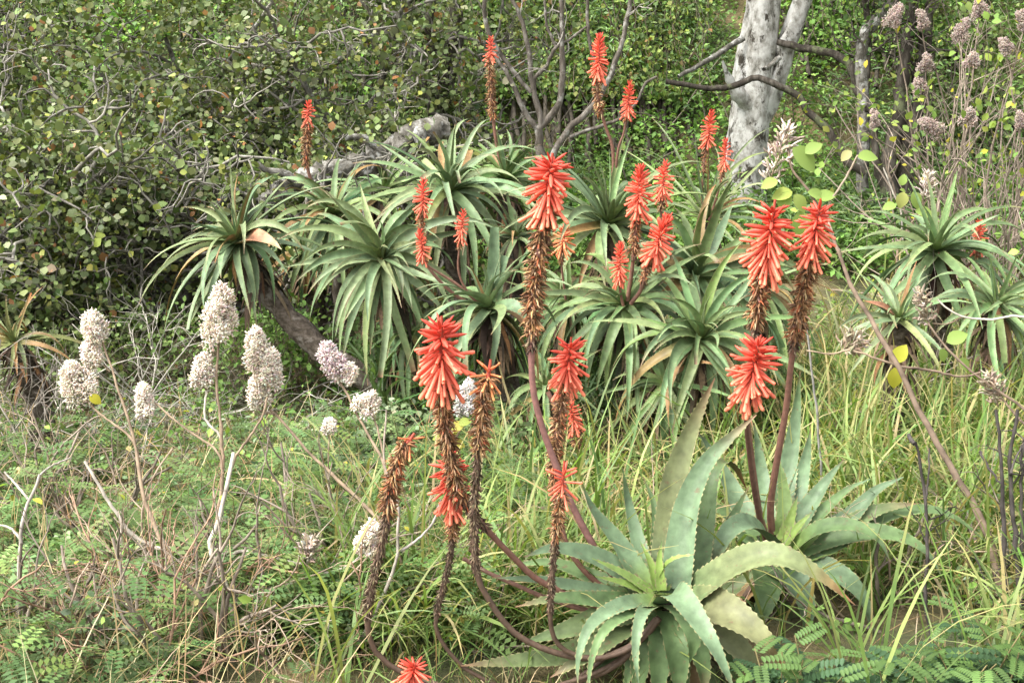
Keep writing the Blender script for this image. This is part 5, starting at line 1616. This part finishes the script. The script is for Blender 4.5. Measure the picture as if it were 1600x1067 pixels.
# pink-plumed twiggy bushes at the back edge
PNK = [(0.46, 0.36, 0.32), (0.50, 0.41, 0.36), (0.40, 0.30, 0.26), (0.50, 0.44, 0.37)]
for lab, fx, Yf, pts, seed in (
        ('twiggy bush with faded pink plumes leaning over the slim dark tree', 1470, 9.0, [(1400, 22, 30, 40), (1440, 28, 24, 34), (1505, 45, 34, 40), (1446, 96, 30, 30), (1436, 132, 26, 26), (1366, 184, 20, 34), (1530, 12, 30, 30)], 91),
        ('tall twiggy bush with pale pink plumes and many bare upright shoots', 1560, 8.4, [(1515, 182, 30, 28), (1594, 186, 22, 28), (1452, 196, 34, 44), (1570, 70, 24, 28), (1520, 92, 26, 24), (1600, 30, 30, 36)], 92)):
    b = ground_px(fx, Yf)
    o = thing('plume_bush', b - [0, 0, .03], lab, 'bush')
    rng = np.random.default_rng(seed)
    ends = [P(x, y + h * .45, Yf - .1) for x, y, w, h in pts]
    for e in ends:
        g = G()
        mid = (b + e) / 2 + np.array([rng.normal(0, .15), rng.normal(0, .1), rng.normal(0, .1)])
        p = smooth_path([b - [0, 0, .05], mid, e], 14)
        p[1:-1] += rng.normal(0, .012, (12, 3))
        tube_batch(g, p, np.linspace(.012, .004, 14)[None], (0.24, 0.19, 0.15), sides=5)
        link('stem', g.mesh('stem', org(o)), M_TWIG, o)
    n = 22
    st = np.tile(b - [0, 0, .02], (n, 1)) + rng.normal(0, .18, (n, 3)) * [1, .6, 0]
    _, pth, tips = twigs(o, st, np.stack([rng.normal(.1, .45, n), rng.normal(0, .25, n), np.ones(n)], 1), rng.uniform(.9, 2.0, n), .009, (0.24, 0.195, 0.155), levels=3, nchild=2.0, wig=.16, spread=.55)
    for k, (x, y, w, h) in enumerate(pts):
        panicle(o, x, y, w * .8, h * .95, Yf - .1, seed * 10 + k, tilt=rng.normal(0, .3), style='fluffy', cols=PNK)
    tp = np.vstack(tips)
    n = 420
    pos = tp[rng.integers(0, len(tp), n)] + rng.normal(0, .05, (n, 3))
    g = G()
    scatter(g, OVAL, pos, rdir(n), rdir(n) + [0, -.5, .8], rng.uniform(.03, .075, n), pal([(0.17, 0.25, 0.06), (0.25, 0.32, 0.07), (0.36, 0.33, 0.04)], [4, 3, 1], n))
    link('foliage', g.mesh('foliage', org(o)), M_HERB, o, kind='stuff')
rng = np.random.default_rng(99)

# black charred stems at the side, thin dark stem before the grass
for lab, fx, Yf, stems in (
        ('clump of blackened bare stems standing in the straw', 1585, 4.0, [([(1556, 640), (1562, 700), (1566, 780), (1570, 880), (1574, 960)], 3, 5.5), ([(1590, 640), (1578, 720), (1583, 800), (1590, 880), (1594, 965)], 3.2, 6), ([(1612, 640), (1600, 700), (1596, 760), (1598, 860), (1600, 960)], 2.6, 5), ([(1530, 705), (1548, 735), (1564, 755)], 3, 2), ([(1600, 690), (1585, 720), (1580, 740)], 1.6, 2.2), ([(1522, 862), (1536, 900), (1560, 960)], 1.4, 2.4)]),
        ('single thin dark crooked stem standing alone in the grass', 1452, 3.95, [([(1430, 690), (1440, 740), (1447, 790), (1449, 860), (1446, 930), (1456, 1000)], 2.6, 4.2), ([(1452, 700), (1450, 750), (1446, 790)], 1.6, 2.2), ([(1420, 680), (1428, 694)], 4, 3.2)]),
        ('thin grey lichen-dotted stem rising beside the tallest red spike stalk', 1275, 5.0, [([(1248, 470), (1262, 520), (1268, 580), (1276, 640), (1280, 700), (1284, 760)], 1.8, 2.8)])):
    b = P(fx, 900, Yf)
    o = thing('bare_shrub', (b[0], Yf, float(zg(b[0], Yf)) - .02), lab, 'shrub')
    for px, r0, r1 in stems:
        stem_px(o, px, Yf + .08, Yf, r0, r1, (0.06, 0.052, 0.047) if fx != 1275 else (0.2, 0.19, 0.17), px[-1][1] > 750 and len(px) > 3, wob=.35)
    if fx != 1275:
        n = 9 if fx > 1500 else 4
        st = np.array([P(fx - 5 + rng.normal(0, 16 if fx > 1500 else 5), rng.uniform(690, 900), Yf + .05) for _ in range(n)])
        twigs(o, st, np.stack([rng.normal(0, .7, n), rng.normal(0, .4, n), rng.uniform(.2, 1, n)], 1), rng.uniform(.10, .26, n), .0032, (0.05, 0.042, 0.037), levels=2, nchild=2.5, wig=.2)
# ------------------------------------------------------------------ near ground: grass, straw, herbs, dry twigs
def inview(n, xr, yr):
    x = rng.uniform(xr[0], xr[1], n)
    y = rng.uniform(yr[0], yr[1], n)
    return np.stack([x, y, zg(x, y)], 1)


def smap(p, rects):
    """planting density at ground points, from soft patches (cx, cy, rx, ry, weight) in metres"""
    w = np.zeros(len(p))
    for cx, cy, rx, ry, k in rects:
        w = np.maximum(w, k * np.clip(1.6 - 1.2 * np.hypot((p[:, 0] - cx) / rx, (p[:, 1] - cy) / ry), 0, 1))
    return w


def blades(g, base, length, width, cols, wts, lean=.45, droop=.16, M=7, tipc=None, var=.18):
    n = len(base)
    a = rng.random(n) * 2 * math.pi
    A = np.stack([np.cos(a), np.sin(a), 0 * a], 1)
    d = norm(A * np.abs(rng.normal(0, lean, (n, 1))) + [0, 0, 1])
    dr = np.abs(rng.normal(droop, droop * .6, n))
    pth = np.empty((n, M, 3))
    pth[:, 0] = base
    st = length / (M - 1)
    for k in range(1, M):
        d = norm(d + A * (dr * (.35 + k / M))[:, None] + np.array([0, 0, -1.0]) * (dr * .9 * (k / M))[:, None] + rng.normal(0, .03, (n, 3)))
        pth[:, k] = pth[:, k - 1] + d * st[:, None]
    pth[:, 1:, 2] = np.maximum(pth[:, 1:, 2], zg(pth[:, 1:, 0], pth[:, 1:, 1]) + .008)
    S = np.stack([-np.sin(a), np.cos(a), 0 * a], 1) + rng.normal(0, .3, (n, 3))
    S = norm(S)
    c = pal(cols, wts, n, var)
    tc = c * .9 if tipc is None else np.where(rng.random((n, 1)) < .4, np.array([tipc]), c)
    s = np.linspace(0, 1, M)
    prof = np.interp(s, [0, .2, .5, .8, 1], [.55, .95, 1, .6, .05])
    ribbon(g, pth, S, width / 2, c, tc, prof)


GCOL = [(0.135, 0.215, 0.055), (0.19, 0.275, 0.08), (0.09, 0.15, 0.042), (0.25, 0.29, 0.10), (0.38, 0.32, 0.16)]
SCOL = [(0.42, 0.34, 0.18), (0.50, 0.42, 0.25), (0.33, 0.25, 0.12), (0.46, 0.30, 0.14)]

# tufted broad grass on the open side and around the near aloes
cand = inview(9000, (-1.2, 4.6), (3.0, 8.2))
w = smap(cand, [(2.0, 5.6, 1.3, 1.9, 1.0), (2.0, 4.0, 1.0, 1.1, .8), (0.15, 4.4, .75, .8, .75), (3.2, 6.5, 1.4, 2.0, .9), (0.6, 5.0, .8, .6, .6), (-.1, 3.6, .45, .5, .5)])
def clear(p, w):
    """little grows right under and in front of the two near aloes"""
    for cx, cy, rx, ry in ((C1[0] + .02, 3.55, .52, .42), (C2[0] + .05, 4.1, .36, .32), (C2[0] + .4, 3.95, .42, .25), (-.05, 3.45, .85, .55)):
        w = w * np.clip(np.hypot((p[:, 0] - cx) / rx, (p[:, 1] - cy) / ry) * 2.5 - 1.7, .03, 1)
    return w


w = clear(cand, w)
cl = cand[rng.random(len(cand)) < w * .22]
per = 11
ci = np.repeat(np.arange(len(cl)), per)
base = cl[ci] + rng.normal(0, .035, (len(ci), 3)) * [1, 1, 0]
base[:, 2] = zg(base[:, 0], base[:, 1]) - .01
g = G()
blades(g, base, rng.uniform(.30, .80, len(ci)), rng.uniform(.007, .016, len(ci)), GCOL, [4, 4, 2, 2, 1.6], lean=.5, droop=.21, tipc=(0.42, 0.36, 0.15))
o = link('grass', g.mesh('grass'), M_GRASS, kind='stuff')
o['label'] = 'long arching yellow-green grass around the near aloes'
o['category'] = 'grass'

# straw
cand = inview(26000, (-3.6, 4.8), (3.0, 8.2))
w = smap(cand, [(1.9, 5.4, 1.4, 1.8, 1.0), (2.4, 4.2, 1.2, 1.0, .9), (3.2, 6.6, 1.3, 1.6, .9), (0.1, 4.2, 1.0, .9, .6), (-1.6, 3.8, 1.4, .9, 1.0), (-1.3, 5.0, 1.5, .9, .8), (.5, 5.3, .7, .5, .9), (-2.3, 4.6, 1.2, 1.0, .4)])
w = clear(cand, w)
base = cand[rng.random(len(cand)) < w * .5]
g = G()
n = len(base)
blades(g, base, rng.uniform(.2, .6, n), rng.uniform(.002, .0055, n), SCOL, [4, 3, 2, 1], lean=.75, droop=.2)
# dead matted blades lying low
nb = 5000
cand = inview(nb, (-3.4, 4.6), (3.0, 8.0))
cand = cand[rng.random(nb) < clear(cand, np.ones(nb))]
nb = len(cand)
blades(g, cand, rng.uniform(.15, .45, nb), rng.uniform(.002, .006, nb), SCOL + [(0.2, 0.16, 0.08)], [4, 3, 2, 1, 2], lean=2.2, droop=.1)
o = link('dry_grass', g.mesh('dry_grass'), M_STRAW, kind='stuff')
o['label'] = 'dry straw-coloured grass matted between the green tufts'
o['category'] = 'dry grass'

# short straw and grass on the ground between the arching stalks
cand = inview(1500, (-.75, .75), (3.1, 4.1))
g = G()
nb = len(cand)
blades(g, cand, rng.uniform(.05, .16, nb), rng.uniform(.002, .005, nb), SCOL[:3] + GCOL[:3], [2, 1, 2, 3, 3, 3], lean=1.0, droop=.2, M=5)
cand = inview(420, (-.7, .45), (3.85, 4.5))
ci = np.repeat(np.arange(420), 4)
base = cand[ci] + rng.normal(0, .03, (len(ci), 3)) * [1, 1, 0]
blades(g, base, rng.uniform(.25, .55, len(ci)), rng.uniform(.006, .012, len(ci)), GCOL, [3, 4, 2, 3, 2], lean=.7, droop=.25)
o = link('sward', g.mesh('sward'), M_GRASS, kind='stuff')
o['label'] = 'short mixed straw and green grass between the arching flower stalks'
o['category'] = 'grass'

# thin green grass everywhere
cand = inview(9000, (-4.2, 5.0), (3.0, 8.6))
cand = cand[rng.random(9000) < clear(cand, np.where(cand[:, 0] < -.4, .4, .7))]
nb = len(cand)
g = G()
blades(g, cand, rng.uniform(.12, .38, nb), rng.uniform(.002, .005, nb), GCOL, [4, 3, 3, 1, 1], lean=.6, droop=.14, M=6)
o = link('fine_grass', g.mesh('fine_grass'), M_GRASS, kind='stuff')
o['label'] = 'fine short green grass between the shrubs and aloes'
o['category'] = 'grass'

# broad yellowing leaves and seed stalks here and there among the herbs
g = G()
cand = inview(190, (-3.6, .2), (3.4, 6.0))
n = len(cand)
pos = cand + np.stack([np.zeros(n), np.zeros(n), rng.uniform(.05, .4, n)], 1)
scatter(g, tpl(.32, .1, .15), pos, rdir(n), rdir(n) + [0, -.6, 1], rng.uniform(.02, .05, n), pal([(0.38, 0.36, 0.05), (0.22, 0.30, 0.07), (0.33, 0.27, 0.12)], [2, 3, 1], n))
m = wander(cand - [0, 0, .01], np.tile([0, 0, 1.0], (n, 1)) + rng.normal(0, .15, (n, 3)), np.linalg.norm(pos - cand, axis=1) * 1.03, 5, .05)
f = np.linspace(0, 1, 5)[None, :, None]
m = cand[:, None] * (1 - f) + pos[:, None] * f + rng.normal(0, .004, (n, 5, 3)) * np.sin(f * math.pi)
tube_batch(g, m, taper(.0022, .0014, 5, n), (0.24, 0.20, 0.12), sides=3)
o = link('yellow_herbs', g.mesh('yellow_herbs'), M_HERB, kind='stuff')
o['label'] = 'scattered yellowing leaves on thin stalks among the feathery herbs'
o['category'] = 'herbs'

# ---- pinnate-leaved herb
def frond_template(pairs=6):
    V, q = [], []
    for k in range(pairs):
        y = .14 + .80 * k / (pairs - 1)
        ll = .30 * (1 - .35 * abs(k / (pairs - 1) - .4))
        for sg in (-1, 1):
            b0 = len(V)
            V += [(0, y, 0), (sg * ll * .5, y - .03, .03), (sg * ll, y + .05, .015), (sg * ll * .55, y + .115, .03)]
            q.append((b0, b0 + 1, b0 + 2, b0 + 3) if sg > 0 else (b0, b0 + 3, b0 + 2, b0 + 1))
    b0 = len(V)
    V += [(-.006, 0, 0), (.006, 0, 0), (.006, 1, 0), (-.006, 1, 0)]
    q.append((b0, b0 + 1, b0 + 2, b0 + 3))
    V = np.array(V, float)
    V[:, 2] -= .22 * V[:, 1] ** 2
    return V, q, []


FROND = frond_template()


def legumes(g, gs, base, hmin, hmax, per, cols, wts, fl=(.06, .11), lean=.5):
    n = len(base)
    L = rng.uniform(hmin, hmax, n)
    p = wander(base, rng.normal(0, lean, (n, 3)) * [1, 1, .2] + [0, 0, 1], L, 7, .12)
    tube_batch(gs, p, taper(.003, .0015, 7, n), (0.16, 0.15, 0.06), sides=4, cvar=.3)
    m = n * per
    si = np.repeat(np.arange(n), per)
    t = (np.tile(np.arange(per), n) + .7) / per * 5.9
    k = np.minimum(t.astype(int), 5)
    f = (t - k)[:, None]
    pos = p[si, k] * (1 - f) + p[si, k + 1] * f
    a = np.tile(np.arange(per) * 2.4, n) + rng.random(m) * 1.0 + si
    d = np.stack([np.cos(a), np.sin(a), rng.normal(.25, .25, m)], 1)
    c = pal(cols, wts, m, .14) * np.exp(rng.normal(0, .15, (n, 1)))[si]
    scatter(g, FROND, pos, d, rng.normal(0, .2, (m, 3)) + [0, -.1, 1], rng.uniform(fl[0], fl[1], m), c)


LC = [(0.11, 0.175, 0.06), (0.15, 0.225, 0.078), (0.08, 0.135, 0.048), (0.20, 0.27, 0.08)]
cand = inview(4600, (-3.4, .5), (3.2, 6.6))
w = smap(cand, [(-1.6, 4.2, 1.3, .9, .7), (-.6, 4.3, .9, .8, .9), (-2.2, 5.2, 1.2, .8, .45), (-.9, 5.4, .9, .6, .9), (-1.0, 3.4, .6, .4, .6)])
w = clear(cand, w)
base = cand[rng.random(len(cand)) < w * (.12 + .42 * (np.sin(cand[:, 0] * 3.7 + 1) * np.sin(cand[:, 1] * 4.3) > .0))]
g, gs = G(), G()
legumes(g, gs, base, .12, .44, 9, LC, [4, 3, 3, 1], fl=(.075, .14))
o = link('pinnate_herbs', g.mesh('pinnate_herbs'), M_HERB, kind='stuff')
o['label'] = 'low green herbs with feathery pinnate leaves among the dry twigs'
o['category'] = 'herbs'
o = link('herb_stems', gs.mesh('herb_stems'), M_TWIG, kind='stuff')
o['label'] = 'thin stems of the low feathery green herbs'
o['category'] = 'stems'

# low leafy bushes before the round-leaved shrubs and under the leaning trunk
for lab, fx, Yf, hh, seed, cs in (
        ('low green leafy bush under the leaning bare trunk', 470, 7.3, .5, 131, (0.12, 0.20, 0.05)),
        ('low fresh green bush between the leaning trunk and the round-leaved shrub', 400, 7.2, .6, 132, (0.14, 0.23, 0.055)),
        ('low dull green bush before the grey twig tangle', 250, 7.3, .5, 133, (0.11, 0.16, 0.05)),
        ('low olive bush behind the plume panicles, near the small orange-tinged aloe', 110, 7.0, .5, 134, (0.12, 0.16, 0.055)),
        ('small leafy bush in the shade between the gnarled log and the round rosette', 575, 7.2, .4, 135, (0.10, 0.165, 0.05)),
        ('small grey-green bush in front of the dark gnarled log', 600, 5.7, .3, 136, (0.17, 0.22, 0.12)),
        ('small pale green bush beside the weathered grey log', 780, 5.7, .32, 137, (0.16, 0.23, 0.09))):
    b = P(fx, 700, Yf)
    b = np.array([b[0], Yf, float(zg(b[0], Yf))])
    o = thing('low_bush', b - [0, 0, .02], lab, 'bush')
    rng = np.random.default_rng(seed)
    n = 26
    st = b + rng.normal(0, .05, (n, 3)) * [1, 1, 0]
    _, pth, tips = twigs(o, st, np.stack([rng.normal(0, .55, n), rng.normal(0, .5, n), np.ones(n)], 1), rng.uniform(.6, 1.1, n) * hh, .004, (0.15, 0.12, 0.085), levels=2, nchild=4, wig=.2)
    tp = np.vstack(tips)
    n = 1000
    pos = tp[rng.integers(0, len(tp), n)] + rng.normal(0, .05, (n, 3))
    pos[:, 2] = np.maximum(pos[:, 2], zg(pos[:, 0], pos[:, 1]) + .02)
    g = G()
    scatter(g, _OV, pos, rdir(n) + [0, -.1, .2], rdir(n) + [0, -.5, 1.2], rng.uniform(.02, .05, n), pal([cs, np.array(cs) * 1.4, np.array(cs) * .65], [3, 2, 2], n))
    link('foliage', g.mesh('foliage', org(o)), M_HERB, o, kind='stuff')
rng = np.random.default_rng(140)

# small oval-leaved and grey-green herbs
g = G()
cand = inview(3800, (-3.8, 4.6), (3.3, 8.4))
w = smap(cand, [(-1.0, 5.0, 1.5, 1.0, .9), (-1.6, 4.2, 1.4, .8, .8), (-2.4, 5.6, 1.7, 1.1, .9), (-1.4, 6.4, 1.2, .8, .9), (2.3, 4.9, 1.3, 1.2, .95), (0.2, 6.6, 2.6, 1.2, .9), (3.0, 7.6, 1.6, .9, .8), (1.6, 8.0, 1.5, .8, .9), (-.6, 4.2, 1.0, .9, .5), (2.0, 3.8, .8, .5, .5)])
cl = cand[rng.random(len(cand)) < clear(cand, w) * .5]
h1 = rng.random(len(cl)) < .5
clumps(g, cl[h1], rng.uniform(.08, .28, h1.sum()), rng.uniform(.06, .14, h1.sum()), 26, (.018, .04), [(0.16, 0.22, 0.11), (0.20, 0.26, 0.15), (0.12, 0.18, 0.08)], [3, 2, 2], _OV)
clumps(g, cl[~h1], rng.uniform(.08, .28, (~h1).sum()), rng.uniform(.06, .14, (~h1).sum()), 26, (.02, .045), [(0.11, 0.19, 0.045), (0.16, 0.26, 0.06), (0.08, 0.14, 0.03)], [3, 2, 2], _OV)
o = link('leafy_herbs', g.mesh('leafy_herbs'), M_HERB, kind='stuff')
o['label'] = 'small oval-leaved green and grey-green herbs covering the ground'
o['category'] = 'herbs'

# narrow arching leaves of seedling aloes filling the shade under the thicket
nb = 260
cl = np.stack([rng.uniform(-.75, 1.5, nb), rng.uniform(6.1, 7.5, nb), np.zeros(nb)], 1)
per = 9
ci = np.repeat(np.arange(nb), per)
base = cl[ci] + rng.normal(0, .02, (nb * per, 3))
base[:, 2] = zg(base[:, 0], base[:, 1]) + (rng.random(nb) * .35)[ci]
g = G()
blades(g, base, rng.uniform(.18, .42, nb * per), rng.uniform(.010, .022, nb * per), [(0.085, 0.145, 0.05), (0.12, 0.18, 0.07), (0.06, 0.10, 0.035)], [3, 2, 2], lean=.8, droop=.22)
o = link('aloe_seedlings', g.mesh('aloe_seedlings'), M_GRASS, kind='stuff')
o['label'] = 'tangle of narrow green seedling leaves filling the shade beneath the aloe thicket'
o['category'] = 'undergrowth'

# ---- dry twiggy shrubs, foreground side
for lab, fx, Yf, n, L, seed, col in (
        ('tangle of reddish dry twigs around the bare pale forked shrub', 60, 3.9, 26, .55, 111, (0.24, 0.155, 0.105)),
        ('low mat of reddish-brown dry twigs in front of the plume shrubs', 190, 3.75, 30, .55, 112, (0.26, 0.165, 0.11)),
        ('dry twig tangle around the foot of the tallest plume shrub', 330, 3.95, 28, .55, 113, (0.25, 0.19, 0.14)),
        ('thin grey-brown twig tangle under the slanting plume stem', 480, 4.15, 22, .5, 114, (0.24, 0.20, 0.15)),
        ('dry brown twigs behind the plume shrubs near the small aloe', 150, 4.8, 22, .6, 115, (0.22, 0.17, 0.125)),
        ('grey twig tangle in front of the round-leaved shrubs', 250, 6.6, 26, .7, 116, (0.28, 0.26, 0.22)),
        ('dead grey twigs below the small orange-tinged aloe', 40, 5.9, 22, .6, 117, (0.24, 0.21, 0.18)),
        ('sparse dry twigs in the straw before the charred stems', 1500, 4.2, 14, .5, 118, (0.30, 0.23, 0.16)),
        ('dead grey twigs in the grass beyond the tall plume shrub', 1580, 6.4, 20, .8, 119, (0.30, 0.26, 0.21))):
    b = P(fx, 800, Yf)
    b = np.array([b[0], Yf, float(zg(b[0], Yf))])
    o = thing('dry_shrub', b - [0, 0, .02], lab, 'shrub')
    rng = np.random.default_rng(seed)
    n = int(n * .6) if Yf < 5 else n
    st = b + rng.normal(0, .22, (n, 3)) * [1.4, .8, 0]
    st[:, 2] = zg(st[:, 0], st[:, 1]) - .01
    if Yf < 5:
        nw = 7
        sw = b + rng.normal(0, .20, (nw, 3)) * [1.3, .8, 0]
        sw[:, 2] = zg(sw[:, 0], sw[:, 1]) - .02
        twigs(o, sw, np.stack([rng.normal(0, .45, nw), rng.normal(0, .25, nw), np.ones(nw)], 1), rng.uniform(.25, .6, nw), .0105, np.array([.23, .19, .15]), levels=3, nchild=2.4, wig=.16, spread=.5, name='woody_stems')
    twigs(o, st, np.stack([rng.normal(0, .8, n), rng.normal(0, .4, n), rng.uniform(.3, 1, n)], 1), rng.uniform(.6, 1.3, n) * L, .006, np.array(col) * 1.1, levels=3, nchild=3.2, wig=.22, spread=.6, grav=-.03)
rng = np.random.default_rng(123)

# ---- pinnate shrubs at the near corner: each frond a part
def frond_mesh():
    g = G()
    V, q, t = [], [], []
    for k in range(9):
        y = .10 + .84 * k / 8
        ll = .23 * (1 - .30 * abs(k / 8 - .4))
        for sg in (-1, 1):
            b0 = len(V)
            V += [(0, y, 0), (sg * ll * .3, y - .035, .03), (sg * ll * .8, y - .02, .03), (sg * ll, y + .035, .02), (sg * ll * .75, y + .075, .03), (sg * ll * .3, y + .06, .03), (sg * ll * .5, y + .02, .005)]
            for a_, c_2 in ((0, 1), (1, 2), (2, 3), (3, 4), (4, 5), (5, 0)):
                t.append((b0 + 6, b0 + a_, b0 + c_2) if sg > 0 else (b0 + 6, b0 + c_2, b0 + a_))
    b0 = len(V)
    V += [(-.008, 0, 0), (.008, 0, 0), (.006, 1, 0), (-.006, 1, 0)]
    q.append((b0, b0 + 1, b0 + 2, b0 + 3))
    V = np.array(V, float)
    V[:, 2] -= .22 * V[:, 1] ** 2
    g.add(V, (1, 1, 1), q, t)
    m = g.mesh('frond')
    m.materials.append(M_FROND)
    return m


M_FROND = mat_col('frond_single', rough=0.5, spec=0.35, transl=0.3, namp=0.0, objcol=True)
FM = frond_mesh()
for lab, spots, Yf, nst, hr, fl in (
        ('leafy feathery-leaved shrub at the foot of the near aloe, one bright curled young frond', (1215, 1300), 3.3, 15, (.14, .34), (.11, .17)),
        ('dense feathery-leaved shrub in front of the straw beyond the near aloe', (1370, 1480), 3.25, 18, (.16, .36), (.11, .17)),
        ('feathery-leaved shrub at the foot of the charred stems', (1520, 1640), 3.35, 18, (.18, .40), (.11, .17))):
    x0, x1 = P(spots[0], 1000, Yf)[0], P(spots[1], 1000, Yf)[0]
    c = np.array([(x0 + x1) / 2, Yf, float(zg((x0 + x1) / 2, Yf))])
    o = thing('feathery_shrub', c - [0, 0, .02], lab, 'shrub')
    st = np.stack([rng.uniform(x0, x1, nst), Yf + rng.normal(0, .07, nst), np.zeros(nst)], 1)
    st[:, 2] = zg(st[:, 0], st[:, 1]) - .02
    L = rng.uniform(hr[0], hr[1], nst)
    p = wander(st, rng.normal(0, .4, (nst, 3)) * [1, 1, .2] + [0, 0, 1], L, 7, .12)
    for i in range(nst):
        g = G()
        tube_batch(g, p[i], taper(.004, .002, 7, 1), (0.18, 0.15, 0.07), sides=5)
        link('stem', g.mesh('stem', org(o)), M_TWIG, o)
    for i in range(nst):
        for j in range(9):
            t = (j + .6) / 9 * 5.9
            k = min(int(t), 5)
            pos = p[i, k] * (1 - (t - k)) + p[i, k + 1] * (t - k)
            a = j * 2.4 + i
            y = norm(np.array([math.cos(a), math.sin(a), rng.normal(.25, .2)]))
            z = np.array([0, -.15, 1.0]) + rng.normal(0, .2, 3)
            z = norm(z - y * z.dot(y))
            x = np.cross(y, z)
            s = rng.uniform(*fl) * (1 if j < 7 else .75)
            M4 = np.eye(4)
            M4[:3, :3] = np.stack([x * 1.15, y, z], 1) * s
            M4[:3, 3] = pos - org(o)
            fo_ = bpy.data.objects.new('frond', FM)
            COL.objects.link(fo_)
            fo_.parent = o
            fo_.matrix_basis = Matrix(M4.tolist())
            cc_ = np.array([0.046, 0.095, 0.04]) if j < 7 else np.array([0.095, 0.165, 0.045])
            fo_.color = (*(cc_ * math.exp(rng.normal(0, .18))), 1)
